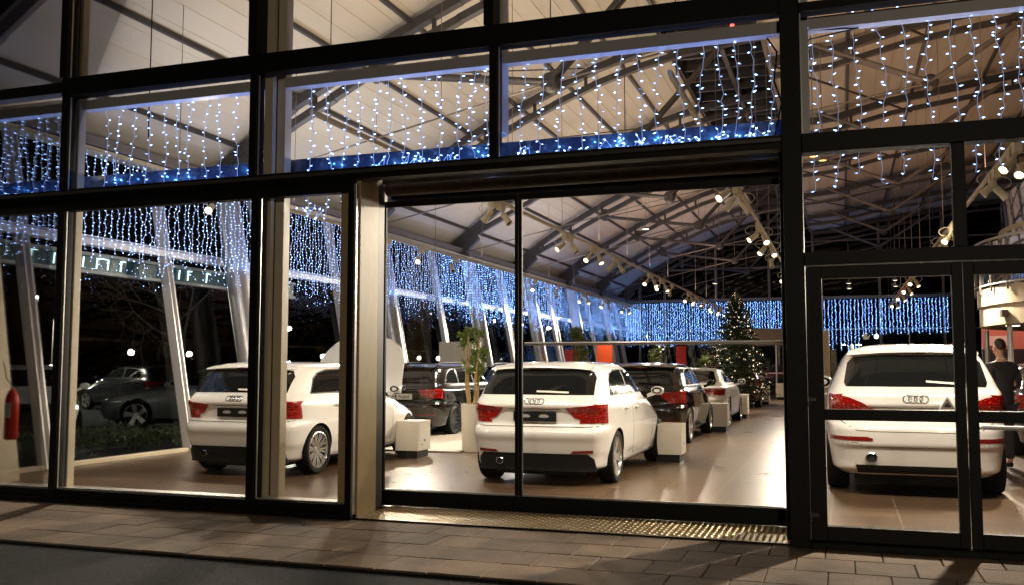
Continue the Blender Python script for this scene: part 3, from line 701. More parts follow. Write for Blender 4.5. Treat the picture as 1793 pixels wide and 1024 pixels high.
# ================================================================ TRACK LIGHTS
def head(mb_body, mb_lens, p, d, lit, s=1.0):
    d = Vector(d).normalized(); mx = Matrix.Translation(p) @ d.to_track_quat('Z', 'X').to_matrix().to_4x4() @ Matrix.Scale(s, 4)
    mb_body.lathe([(0, -.16), (.05, -.16), (.065, -.13), (.068, .07), (.078, .09), (.082, .15), (.072, .15), (.066, .10), (0, .10)], 18, mx)
    mb_lens.lathe([(0, .118), (.066, .118)], 18, mx)
def track(name, label, x, y0, y1, lamps, zt=4.25, uplight=0):
    t = thing('track_light_rail', label, 'track light', (x, y0, zt), 'cream spotlight tracks')
    MB().box(x-.022, x+.022, y0, y1, zt-.03, zt+.03).build('rail', 'track', t, bevel=.004)
    s = MB(); y = y0+.4
    while y < y1:
        zr = 7 if x < -9 else 8.6
        s.tube((x, y, zt+.03), (x, y, zr), .006, n=5); y += 3.2
    s.build('hanger', 'steel_light', t)
    for (ya, n, lit, dirs) in lamps:
        for k in range(n):
            d = Vector(dirs[k]); yy = ya+(k-(n-1)/2)*.38
            p = Vector((x+(.10 if k % 2 else -.10), yy, zt-.30))
            b = MB(); l = MB(); head(b, l, p, d, lit[k], .78)
            b.box(x-.045, x+.045, yy-.11, yy+.11, zt-.15, zt-.031)
            b.tube((x, yy, zt-.12), p, .018, n=8)
            c = [(p.x+.15*math.cos(a)*(1 if k % 2 else -1), yy, zt-.16+.09*math.sin(a)) for a in np.linspace(-1.2, 2.2, 9)]; b.path(c, .006, n=5)
            o = b.build('spotlight', 'track', t, smooth=40); l.build('lens', 'lens' if lit[k] else 'lensoff', o)
            ks = {'a': .8, 'b': 1, 'c': .5, 'd': 1}[name]
            if lit[k] and ya < 36:
                light('SPOT', 'spot_beam', p+d.normalized()*.15, 260*ks*K_SPOT, (1, .86, .66), spot=R(78), blend=.7, rad=.07, target=p+d*3)
    return t
dn = (.15, -.35, -1); dl = (-.5, -.3, -1); dr = (.5, -.5, -.9); fw = (.2, -.9, -.8)
L2 = [(-.25, -.8, -.55), (.45, -.35, -1)]
track('a', 'spotlight track along the leaning side wall, leftmost of the four', -9.42, 3.2, 40, [(4.5, 1, [1], [(.35, -.9, -.5)]), (6.1, 1, [0], [(.6, .1, -.8)]), (10.6, 1, [1], [(.3, -.8, -.5)]), (12.4, 1, [1], [(.3, -.8, -.55)]), (14.5, 1, [0], [dr]), (21.3, 1, [1], [fw]), (24, 1, [0], [dr]), (27.5, 2, [1, 1], L2), (31, 2, [1, 0], L2), (35, 2, [1, 1], L2)])
track('b', 'long spotlight track above the two white hatchbacks', -5.5, .9, 41, [(6.9, 2, [0, 0], [(-.6, -.3, -.9), (.6, -.2, -.8)]), (11.3, 2, [1, 0], [(-.5, -.6, -.6), (.6, -.3, -.8)]), (13.6, 2, [1, 1], L2), (15.9, 2, [0, 0], [(-.6, -.4, -.7), (.5, -.2, -.8)]), (20.6, 2, [1, 1], L2), (22.6, 2, [1, 1], L2), (24.6, 1, [0], [dn]), (28.4, 2, [1, 1], L2), (30.4, 2, [1, 1], L2), (33, 2, [0, 1], L2), (36, 2, [1, 1], L2), (38.5, 2, [1, 1], L2)])
track('c', 'spotlight track over the aisle right of the sliding doors', -1.5, .8, 34, [(6.0, 1, [1], [(-.5, -.6, -.5)]), (7.0, 2, [0, 0], [(-.6, -.1, -.8), (.6, -.1, -.8)]), (11.1, 2, [1, 1], [(-.7, -.5, -.6), (.3, -.6, -.7)]), (13.4, 2, [1, 1], [(-.5, -.5, -.7), (.3, -.6, -.7)]), (16, 1, [0], [dn]), (21, 2, [1, 1], L2), (26, 2, [1, 1], L2)])
track('d', 'spotlight track above the white sport utility car', 2.13, .9, 40, [(5.2, 2, [1, 1], [(-.6, -.45, -.6), (-.3, -.6, -.7)]), (6.9, 2, [0, 0], [(-.7, .1, -.7), (.7, .1, -.7)]), (12.6, 2, [1, 1], [(-.5, -.6, -.6), (.1, -.7, -.7)]), (14.2, 2, [1, 1], L2), (23.3, 2, [1, 1], L2), (26.5, 2, [1, 1], L2), (30, 2, [1, 1], L2), (34.5, 2, [1, 1], L2)])
# warm uplights on top of the tracks wash the roof liner
for x, y, l, e, c in ((-9.42, 8, 9, 90, (1, .92, .84)), (-9.42, 22, 14, 110, (1, .88, .82)), (-5.5, 6, 9, 190, (1, .80, .55)), (-5.5, 18, 12, 190, (1, .78, .56)), (-5.5, 33, 12, 170, (1, .68, .50)), (2.13, 9, 9, 170, (1, .60, .32)), (2.13, 24, 12, 90, (1, .58, .36))):
    light('AREA', 'uplight', (x, y, 4.45), e*K_UP, c, rot=(PI, 0, 0), size=.5, size_y=l)
# added fill bars, out of sight behind the header, brighten the car backs
for x, lb, en in ((-8.6, 'flood light bar high inside the glass front above the bonnet-up car, far left one', 1), (-6.6, 'flood light bar high inside the glass front, just left of the sliding doors', 1), (-4.0, 'flood light bar high behind the sliding door header, left half', 1), (-2.2, 'flood light bar high behind the sliding door header, right half', .8), (.2, 'flood light bar high inside above the left swing door', 1.1), (1.5, 'flood light bar high inside above the right swing door', 1.1)):
    t = thing('fill_light_bar', lb, 'flood light', (x, 1.05, 3.44), 'flood light bars behind the header')
    MB().box(x-.3, x+.3, 1.0, 1.1, 3.445, 3.52).build('housing', 'track', t, bevel=.004)
    MB().box(x-.27, x+.27, 1.01, 1.09, 3.436, 3.444).build('lens', 'lens', t)
    lt = light('AREA', 'fill_beam', (x, 1.07, 3.42), 42*en*K_FILL, (1, .86, .68), size=.5, size_y=.08, target=(x, 5.2, 1.2) if x < -6 else (x, 3.6, .3)); lt.data.spread = R(125)
for x, y, m, zt in ((-5.9, 8.6, 'down', 5.6), (-6.4, 24.5, 'down', 6.2), (-.4, 9.5, 'orangelamp', 5.2), (-.25, 9.9, 'orangelamp', 5.2), (-6.2, 42, 'down', 5.7), (.4, 43.0, 'down', 5.6), (.42, 43.1, 'down', 5.35), (2.6, 43.0, 'down', 5.7), (2.62, 43.1, 'down', 5.4)):
    t = thing('pendant_lamp', {(-5.9, 8.6): 'single bright round lamp hanging near the door header left', (-6.4, 24.5): 'small round lamp hanging under the third truss above the middle track', (-.4, 9.5): 'upper orange lamp beside the black post', (-.25, 9.9): 'lower orange lamp beside the black post', (-6.2, 42): 'small lamp hanging by the end wall above the lights, left side', (.4, 43.0): 'upper lamp of the left pair on the dark end wall', (.42, 43.1): 'lower lamp of the left pair on the dark end wall', (2.6, 43.0): 'upper lamp of the right pair on the dark end wall', (2.62, 43.1): 'lower lamp of the right pair on the dark end wall'}[(x, y)], 'lamp', (x, y, zt), 'small round hanging lamps')
    r = .075 if y < 20 else .13
    s = MB(); s.lathe([(0, .05), (r, .05), (r*1.1, -.02), (r, -.03), (r*.95, .0), (0, .01)], 16, Matrix.Translation((x, y, zt))); s.tube((x, y, zt+.05), (x, y, zt+2.2), .008, n=6); s.build('housing', 'steel_light', t, smooth=40)
    s = MB(); s.lathe([(0, -.02), (r*.9, -.02)], 16, Matrix.Translation((x, y, zt))); s.build('lens', m, t)
for i, (p, m, lb) in enumerate((((-3.9, 13.6, 9.0), 'greenled', 'green indicator lamp on the roof truss, in the pane right above the doors'), ((1.6, 13.5, 9.0), 'greenled', 'green indicator lamp on the roof truss, above the swing doors'), ((-2.2, 13.6, 9.2), 'redled', 'small red indicator lamp on the roof truss'), ((-6.3, 25.5, 7.8), 'greenled', 'green indicator lamp seen through the right sliding door'))):
    s = MB(); s.lathe([(0, -.05), (.04, -.05), (.055, 0), (.04, .06), (0, .06)], 12, Matrix.Translation(p)); tag(s.build('indicator_lamp', m, None, smooth=40), lb, 'indicator lamp')

# ================================================================ CARS
def resample(P, n):
    seg = np.hypot(*np.diff(P, axis=0).T); t = np.concatenate([[0], np.cumsum(seg)])
    ang = np.unwrap(np.arctan2(*np.diff(P, axis=0).T[::-1])); da = np.abs(np.diff(ang)); da = np.concatenate([[0], da, [0]])
    wgt = np.concatenate([[0], np.cumsum(seg/t[-1] + .5*(da[1:]+da[:-1])[:len(seg)]/max(1e-6, da.sum()))])
    u = np.linspace(0, wgt[-1], n, endpoint=False)
    return np.interp(u, wgt, P[:, 0]), np.interp(u, wgt, P[:, 1])
def car_body(sp):
    lv = np.array(sp['levels'], float); lv[:, 4] = lv[:, 4]*sp.get('nq', 1.36)   # z, yr, yf, w, n_rear, n_front
    out = [lv[0]]
    for a, b in zip(lv[:-1], lv[1:]):
        d = math.sqrt((b[0]-a[0])**2+(b[1]-a[1])**2+(.25*(b[2]-a[2]))**2+(b[3]-a[3])**2); k = max(1, int(d/.017))
        out += [a+(b-a)*i/k for i in range(1, k+1)]
    A = np.array(out)
    for _ in range(sp.get('smooth', 2)):
        A[1:-1] = .25*A[:-2]+.5*A[1:-1]+.25*A[2:]
    N = 132; rings = []
    th = np.linspace(0, 2*PI, 1600, endpoint=False)
    vs = []; fs = []
    for z, yr, yf, w, nr, nf in A:
        yc = .5*(yr+yf); c = np.cos(th); s_ = np.sin(th); n = np.where(s_ < 0, nr, nf)
        X = w*np.sign(c)*np.abs(c)**(2/n); Y = yc+np.where(s_ < 0, yc-yr, yf-yc)*np.sign(s_)*np.abs(s_)**(2/n)
        P = np.stack([np.append(X, X[0]), np.append(Y, Y[0])], 1); x, y = resample(P, N)
        crown = sp.get('crown', .02)
        vs += [(float(a), float(b), float(z)) for a, b in zip(x, y)]
    K = len(A)
    for j in range(K-1):
        for i in range(N): fs.append((j*N+i, j*N+(i+1) % N, (j+1)*N+(i+1) % N, (j+1)*N+i))
    fs.append(tuple(range(N))[::-1]); fs.append(tuple(range((K-1)*N, K*N)))
    me = bpy.data.meshes.new('b'); me.from_pydata(vs, [], fs); me.materials.append(M['white']); me.materials.append(M['archblack'])
    o = bpy.data.objects.new('b', me); C.objects.link(o)
    # wheel arches
    cut = MB()
    for ya in sp['axles']:
        for sx in (-1, 1): cut.tube((sx*.46, ya, sp['ar']-.02+.01), (sx*1.3, ya, sp['ar']-.02+.01), sp['ar'], n=48, mi=1)
        
    cm = bpy.data.meshes.new('c'); cm.from_pydata(cut.v, [], cut.f); cm.materials.append(M['white']); cm.materials.append(M['archblack'])
    cm.polygons.foreach_set('material_index', [1]*len(cm.polygons))
    bm = bmesh.new(); bm.from_mesh(cm); bmesh.ops.recalc_face_normals(bm, faces=bm.faces); bm.to_mesh(cm); bm.free()
    bm = bmesh.new(); bm.from_mesh(me); bmesh.ops.recalc_face_normals(bm, faces=bm.faces); bm.to_mesh(me); bm.free()
    co = bpy.data.objects.new('c', cm); C.objects.link(co)
    m = o.modifiers.new('x', 'BOOLEAN'); m.object = co; m.operation = 'DIFFERENCE'; m.solver = 'EXACT'
    dg = bpy.context.evaluated_depsgraph_get(); dg.update(); ev = o.evaluated_get(dg); res = bpy.data.meshes.new_from_object(ev)
    bvh = BVHTree.FromObject(o, dg)
    bm = bmesh.new(); bm.from_mesh(me); bvh_solid = BVHTree.FromBMesh(bm); bm.free()
    bpy.data.objects.remove(o); bpy.data.objects.remove(co)
    res.name = 'car_body'; res.polygons.foreach_set("use_smooth", [True]*len(res.polygons)); res.set_sharp_from_angle(angle=R(32))
    return res, bvh_solid
def proj(mb, bvh, poly, ax, off=.004, depth=.012, step=.045, mi=0, sgn=1, wrap=None):
    """thin shaped piece laid on the body. ax: 'r' rear, 'f' front, 's' side(+x)/( -x via sgn), 't' top"""
    bm = bmesh.new()
    vs = [bm.verts.new((a, b, 0)) for a, b in poly]
    try: bm.faces.new(vs)
    except Exception: return
    xs = [p[0] for p in poly]; ys = [p[1] for p in poly]
    for k in np.arange(min(xs)+step, max(xs), step): bmesh.ops.bisect_plane(bm, geom=bm.verts[:]+bm.edges[:]+bm.faces[:], plane_co=(k, 0, 0), plane_no=(1, 0, 0))
    for k in np.arange(min(ys)+step, max(ys), step): bmesh.ops.bisect_plane(bm, geom=bm.verts[:]+bm.edges[:]+bm.faces[:], plane_co=(0, k, 0), plane_no=(0, 1, 0))
    bmesh.ops.recalc_face_normals(bm, faces=bm.faces)
    bm.verts.ensure_lookup_table()
    org = {'r': lambda a, b: ((a, -2, b), (0, 1, 0)), 'f': lambda a, b: ((a, 8, b), (0, -1, 0)), 's': lambda a, b: ((sgn*3, a, b), (-sgn, 0, 0)), 't': lambda a, b: ((a, b, 3), (0, 0, -1))}[ax]
    P = []; last = None
    for v in bm.verts:
        o, d = org(v.co.x, v.co.y); loc, nor, _, _ = bvh.ray_cast(Vector(o), Vector(d))
        P.append((loc, nor, Vector(d)))
    good = [p[0] for p in P if p[0] is not None]
    if not good: bm.free(); return
    for i, (l, n_, d) in enumerate(P):
        if l is None:
            v = bm.verts[i]; o, _ = org(v.co.x, v.co.y); o = Vector(o)
            # nearest hit in the projection plane
            best = min(good, key=lambda g: ((g-o)-d*((g-o).dot(d))).length); dd = (best-o).dot(d); P[i] = (o+d*dd, -d, d)
    top = [l+n_*off if n_.dot(d) < 0 else l-n_*off for l, n_, d in P]
    bot = [q+d*depth for q, (l, n_, d) in zip(top, P)]
    idx = {v: i for i, v in enumerate(bm.verts)}; N = len(top); fs = []
    for f in bm.faces:
        f_ = [idx[v] for v in f.verts]; a, b, c = (top[f_[0]], top[f_[1]], top[f_[2]])
        nn = (b-a).cross(c-a); d = P[f_[0]][2]
        fs.append(tuple(f_) if nn.dot(d) < 0 else tuple(f_[::-1]))
    for e in bm.edges:
        if len(e.link_faces) == 1:
            a, b = idx[e.verts[0]], idx[e.verts[1]]; fs.append((a, b, N+b, N+a))
    mb.add(top+bot, fs, mi); bm.free()
def strip(mb, bvh, pts, w, ax, off=.0025, mi=0, sgn=1):
    for (a0, b0), (a1, b1) in zip(pts[:-1], pts[1:]):
        l = math.hypot(a1-a0, b1-b0); nx, ny = -(b1-b0)/l*w/2, (a1-a0)/l*w/2; ex, ey = (a1-a0)/l*w*.3, (b1-b0)/l*w*.3
        proj(mb, bvh, [(a0-ex+nx, b0-ey+ny), (a0-ex-nx, b0-ey-ny), (a1+ex-nx, b1+ey-ny), (a1+ex+nx, b1+ey+ny)], ax, off, .004, .05, mi, sgn)
def mirror(P): return [(-a, b) for a, b in P][::-1]
def wheel(parent, x, y, r, wdt, sx, style, rimm='rim'):
    """x = centre of tyre"""
    mx = Matrix.Translation((x, y, r)) @ Matrix.Rotation(PI/2*sx, 4, 'Y')
    h = wdt/2; q = r*.74
    t = MB(); t.lathe([(q, -h*.86), (r*.86, -h), (r*.95, -h*.94), (r, -h*.72), (r, h*.72), (r*.95, h*.94), (r*.86, h), (q, h*.86), (q*.96, h*.3), (q*.96, -h*.3)], 48, mx, close=True)
    w_ = t.build('wheel', 'tyre', parent, smooth=35, world=False)
    k = MB(); k.lathe([(q*1.01, h*.88), (q*.97, h*.90), (q*.93, h*.62), (q*.90, -h*.7), (q*.97, -h*.88)], 48, mx)
    k.lathe([(0, h*.60), (q*.17, h*.60), (q*.2, h*.5), (q*.2, 0), (0, 0)], 20, mx)
    ns = {'ten': 10, 'five': 5, 'multi': 14}[style]
    for i in range(ns):
        a = 2*PI*i/ns+.2; w0, w1 = {'ten': (.24, .20), 'five': (.36, .46), 'multi': (.15, .13)}[style]
        spl = (-.10, .10) if style == 'ten' else (0,)
        for dsp in spl:
            ca, sa = math.cos(a), math.sin(a); ca1, sa1 = math.cos(a+dsp*1.3), math.sin(a+dsp*1.3); w = w0*q*.5*(.55 if style == 'ten' else 1); w2 = w1*q*.5*(.6 if style == 'ten' else 1)
            p = [(q*.14*ca-w*sa*.9, q*.14*sa+w*ca*.9), (q*.14*ca+w*sa*.9, q*.14*sa-w*ca*.9), (q*.94*ca1+w2*sa, q*.94*sa1-w2*ca), (q*.94*ca1-w2*sa, q*.94*sa1+w2*ca)]
            vs = [mx @ Vector((u, v, h*(.56 if j < 2 else .74))) for j, (u, v) in enumerate(p)]+[mx @ Vector((u, v, h*(.30 if j < 2 else .45))) for j, (u, v) in enumerate(p)]
            k.add(vs, [(0, 1, 2, 3), (4, 7, 6, 5), (0, 4, 5, 1), (1, 5, 6, 2), (2, 6, 7, 3), (3, 7, 4, 0)])
    k.build('rim', rimm, w_, smooth=35, world=False)
    d = MB(); d.lathe([(0, h*.1), (q*.92, h*.1), (q*.92, h*.2), (0, h*.2)], 32, mx); d.build('spoke_shade_disc', 'archblack', w_, smooth=35, world=False)  # black disc stands for the shade behind the spokes, not a brake part
def rings(parent, cx, cz, r, bvh, gap=1.36):
    mb = MB()
    for i in range(4):
        x = cx+(i-1.5)*r*gap; l, n_, _, _ = bvh.ray_cast(Vector((x, -2, cz)), Vector((0, 1, 0)))
        y = l.y-.006; n_ = n_.normalized() if n_.y < 0 else -n_
        q = n_.to_track_quat('Z', 'Y').to_matrix().to_4x4(); mx = Matrix.Translation((x, y-.001*(i % 2), cz)) @ q
        rt = r*.15
        mb.lathe([(r+rt*math.cos(a), rt*math.sin(a)) for a in np.linspace(0, 2*PI, 8, endpoint=False)], 32, mx, close=True)
    mb.build('ring_emblem', 'emblem', parent, smooth=60, world=False)
def mirrorpart(parent, sx, x, y, z, s=1.0, black=False):
    mb = MB(); mx = Matrix.Translation((sx*x, y, z)) @ Matrix.Diagonal((.10*s, .075*s, .075*s, 1))
    prof = [(math.sin(a)**.7, -math.cos(a)) for a in np.linspace(0, PI, 12)]
    mb.lathe(prof, 20, mx @ Matrix.Rotation(PI/2, 4, 'Y'))
    mb.beam((sx*(x-.06*s), y+.02, z-.05*s), (sx*(x-.17*s), y+.06, z-.09*s), .03, .05)
    m = mb.build('door_mirror', 'BODY' if False else 'white', parent, smooth=50, world=False)
    g = MB(); n = 16; g.add([(sx*x+.078*s*math.cos(a)*1.02, y-.068*s, z+.055*s*math.sin(a)) for a in [2*PI*i/n for i in range(n)]], [tuple(range(n))])
    g.build('mirror_glass', 'carglass', m, world=False)
def make_car(sp, root):
    me, bvh = car_body(sp)
    b = bpy.data.objects.new('body', me); C.objects.link(b); b.parent = root
    P = lambda name, mt, par=root: (MB(), name, mt, par)
    def fin(x): return x[0].build(x[1], x[2], x[3], smooth=40, world=False)
    for poly in sp['rearglass']:
        s = P('rear_window', 'carglass'); proj(s[0], bvh, poly, 'r', .004); fin(s)
    if 'wiper' in sp:
        (a, c), (d, e) = sp['wiper']; s = P('rear_wiper', 'whitebox' if sp.get('palewiper') else 'plastic'); strip(s[0], bvh, [(a, c), (d, e)], .022, 'r', .025); fin(s)
    for sg in (1, -1):
        for poly in sp['sideglass']:
            s = P('side_window', 'carglass'); proj(s[0], bvh, poly, 's', .006, .015, sgn=sg); fin(s)
        if 'sidetrim' in sp:
            s = P('window_trim', 'chrome' if sp.get('chrome') else 'plastic'); proj(s[0], bvh, sp['sidetrim'], 's', .002, .010, sgn=sg); fin(s)
        s = P('door_gap', 'gap')
        for ln in sp['gaps']: strip(s[0], bvh, ln, .0055, 's', .0012, sgn=sg)
        fin(s)
        for (ya, za) in sp['handles']:
            s = P('door_handle', 'white'); l, n_, _, _ = bvh.ray_cast(Vector((sg*3, ya, za)), Vector((-sg, 0, 0)))
            s[0].box(*sorted((l.x+sg*.005, l.x+sg*.035)), ya-.085, ya+.085, za-.014, za+.014); fin(s).modifiers.new('b', 'BEVEL').width = .01
        s = P('sill_cladding', sp.get('sillmat', 'plastic')); proj(s[0], bvh, sp['sill'], 's', .006, .02, sgn=sg, step=.1); fin(s)
        mirrorpart(root, sg, *sp['mirror'])
        for tl in (sp['tail'],):
            s = P('tail_light', 'tail'); pl = tl if sg > 0 else mirror(tl); proj(s[0], bvh, pl, 'r', .010, .03, step=.03)
            if 'tailside' in sp: proj(s[0], bvh, sp['tailside'], 's', .010, .03, sgn=sg, step=.03)
            fin(s)
        if 'reflector' in sp:
            s = P('rear_reflector', 'tailbar'); proj(s[0], bvh, sp['reflector'] if sg > 0 else mirror(sp['reflector']), 'r', .006); fin(s)
        s = P('headlight', 'headl'); proj(s[0], bvh, sp['head'] if sg > 0 else mirror(sp['head']), 'f', .008, .03); fin(s)
    s = P('front_grille', 'plastic'); proj(s[0], bvh, sp['grille'], 'f', .006, .02); fin(s)
    s = P('windscreen', 'carglass'); proj(s[0], bvh, sp['screen'], 'f', .004); fin(s)
    s = P('tailgate_gap', 'gap')
    for ln in sp['rgaps']: strip(s[0], bvh, ln, .008, 'r', .0012)
    fin(s)
    if 'valance' in sp:
        s = P('rear_diffuser', sp.get('valmat', 'plastic')); proj(s[0], bvh, sp['valance'], 'r', .012, .05); fin(s)
    if 'lowband' in sp:
        s = P('bumper_crease', 'gap')
        for ln in sp['lowband']: strip(s[0], bvh, ln, .006, 'r', .001)
        fin(s)
    if 'plate' in sp:
        x, z, w_, h_ = sp['plate']; l, _, _, _ = bvh.ray_cast(Vector((x, -2, z)), Vector((0, 1, 0)))
        s = P('number_plate', sp.get('platemat', 'plastic')); s[0].box(x-w_/2, x+w_/2, l.y-.022, l.y-.006, z-h_/2, z+h_/2); pl = fin(s)
        if sp.get('platedots'):
            for dx in (-.11, .11):
                q = MB(); q.add([(x+dx+.055*math.cos(a)*(1.1), l.y-.0245, z+.028*math.sin(a)*(1 if math.sin(a) > 0 else .5)) for a in [2*PI*i/10 for i in range(10)]], [tuple(range(10))]); q.build('plate_clip', 'alu', pl, world=False)
        sp['_plate'] = (pl, x, l.y-.0235, z)
    if 'emblem' in sp: rings(root, *sp['emblem'], bvh)
    if 'exhaust' in sp:
        for x, z, r in sp['exhaust']:
            l, _, _, _ = bvh.ray_cast(Vector((x, -2, z)), Vector((0, 1, 0))); y = (l.y if l else .1)-.012
            q = MB(); q.lathe([(r*.8, -.10), (r, -.10), (r, .03), (r*.86, .035), (r*.8, .02), (r*.8, -.10)], 24, Matrix.Translation((x, y, z)) @ Matrix.Rotation(PI/2, 4, 'X')); o = q.build('exhaust_pipe', 'chrome', root, smooth=40, world=False)
            q = MB(); q.lathe([(0, 0), (r*.8, 0)], 24, Matrix.Translation((x, y-.012, z)) @ Matrix.Rotation(PI/2, 4, 'X')); q.build('exhaust_bore', 'archblack', o, world=False)
    if 'spoiler' in sp:
        q = MB(); xs, y0, y1, z0 = sp['spoiler']; vs = []; n = 15
        for i in range(n):
            x = xs*(2*i/(n-1)-1); bow = .05*(x/xs)**2; dz = -.03*(x/xs)**2
            vs += [(x, y0+bow, z0+dz), (x, y0+bow+.01, z0+.022+dz), (x, y1+bow*.3, z0+.055+dz), (x, y1+bow*.3, z0+.01+dz)]
        fs = [(4*i+a, 4*i+(a+1) % 4, 4*i+4+(a+1) % 4, 4*i+4+a) for i in range(n-1) for a in range(4)]+[(0, 1, 2, 3), tuple(4*(n-1)+a for a in (3, 2, 1, 0))]
        q.add(vs, fs); q.build('roof_spoiler', 'white', root, smooth=40, world=False)
        q = MB(); q.box(-.13, .13, y0+.03, y0+.04, z0-.018, z0-.006); q.build('brake_light_bar', 'tailbar', root, world=False)
    if 'rails' in sp:
        x, y0, y1, z = sp['rails']
        for sg in (-1, 1):
            q = MB(); pts = [(sg*x, y0, z-.05), (sg*x, y0+.08, z), (sg*x, (y0+y1)/2, z+.015), (sg*x, y1-.1, z-.005), (sg*x, y1, z-.05)]; q.path(pts, .016, n=8); q.build('roof_rail', sp.get('railmat', 'plastic'), root, smooth=50, world=False)
    q = MB(); q.lathe([(0, 0), (.012, 0), (.006, .05), (.004, .18), (0, .18)], 8, Matrix.Translation((0, sp['ant'][0], sp['ant'][1])) @ Matrix.Rotation(.5, 4, 'X')); q.build('aerial', 'plastic', root, world=False)
    r, wd, trk = sp['wheel']
    for ya in sp['axles']:
        for sg in (-1, 1): wheel(root, sg*(trk-wd/2), ya, r, wd, sg, sp['rimstyle'], sp.get('rimmat', 'rim'))
    # underbody
    q = MB(); q.box(-trk+.3, trk-.3, .25, sp['L']-.4, .13, .33); q.build('underbody', 'archblack', root, world=False)
    return bvh
HATCH = dict(L=4.25, smooth=2, axles=(.76, 3.62), ar=.345, wheel=(.325, .20, .815), rimstyle='five',
  levels=[(.19, .20, 4.05, .70, 6, 5), (.23, .10, 4.15, .775, 6, 5), (.36, .085, 4.23, .80, 5.5, 4.5), (.40, .07, 4.25, .81, 5.5, 4.5), (.54, .03, 4.24, .822, 5.5, 4.5), (.60, .0, 4.24, .826, 5.5, 4.5), (.66, .0, 4.20, .828, 5.5, 4.5), (.70, .05, 4.12, .826, 5.6, 4.6), (.72, .11, 4.05, .824, 5.8, 4.6),
          (.76, .125, 3.95, .822, 5.8, 4.8), (.90, .10, 3.48, .815, 5.8, 5), (.94, .06, 3.34, .81, 5.8, 5), (.97, .05, 3.22, .80, 5.8, 5), (1.03, .085, 3.06, .778, 5.8, 5), (1.08, .13, 2.98, .755, 5.8, 5), (1.20, .21, 2.76, .72, 5.6, 5), (1.32, .30, 2.54, .68, 5.4, 5), (1.40, .37, 2.38, .645, 5.2, 5), (1.445, .42, 2.26, .605, 5, 4.6), (1.475, .52, 2.12, .54, 4.6, 4.4), (1.495, .72, 1.95, .43, 4.2, 4), (1.503, 1.0, 1.7, .25, 3.6, 3.6)],
  rearglass=[[(-.655, 1.095), (.655, 1.095), (.64, 1.30), (.60, 1.375), (.45, 1.40), (-.45, 1.40), (-.60, 1.375), (-.64, 1.30)]],
  wiper=((.02, 1.125), (.38, 1.112)), palewiper=True,
  sideglass=[[(.64, 1.085), (1.60, 1.09), (1.60, 1.395), (1.2, 1.385), (.95, 1.345), (.80, 1.27)], [(1.67, 1.09), (3.02, 1.075), (2.62, 1.30), (2.42, 1.375), (2.1, 1.395), (1.67, 1.388)]],
  sidetrim=[(.60, 1.07), (3.07, 1.06), (2.66, 1.31), (2.44, 1.39), (2.1, 1.41), (1.6, 1.41), (1.2, 1.40), (.93, 1.36), (.77, 1.28)],
  gaps=[[(2.92, 1.04), (2.96, .8), (2.93, .34), (1.70, .30), (1.64, .6), (1.63, 1.06)], [(1.64, .36), (1.36, .34)]],
  handles=[(1.86, .90), (1.24, .91)], sill=[(1.15, .20), (3.22, .20), (3.22, .26), (1.15, .26)],
  mirror=(.92, 2.82, 1.09, .85), tail=[(.36, .945), (.775, .985), (.775, .755), (.60, .775), (.45, .83)], tailside=[(.13, .985), (.26, .972), (.27, .9), (.22, .765), (.13, .755)],
  head=[(.45, .66), (.80, .72), (.80, .86), (.6, .84), (.42, .76)], grille=[(-.4, .32), (.4, .32), (.42, .55), (.34, .80), (-.34, .80), (-.42, .55)],
  screen=[(-.66, 1.09), (.66, 1.09), (.56, 1.40), (-.56, 1.40)],
  rgaps=[[(-.745, .745), (-.70, .722), (-.6, .715), (0, .712), (.6, .715), (.70, .722), (.745, .745)], [(-.30, .925), (.30, .925)]],
  valance=[(-.68, .188), (.68, .188), (.66, .34), (.60, .40), (-.60, .40), (-.66, .34)], plate=(0, .835, .50, .115), platedots=True,
  reflector=[(.42, .405), (.66, .41), (.66, .445), (.45, .435)],
  emblem=(0, 1.02, .038), exhaust=[(-.40, .30, .042)], spoiler=(.60, .30, .52, 1.425), ant=(.75, 1.49))
import copy
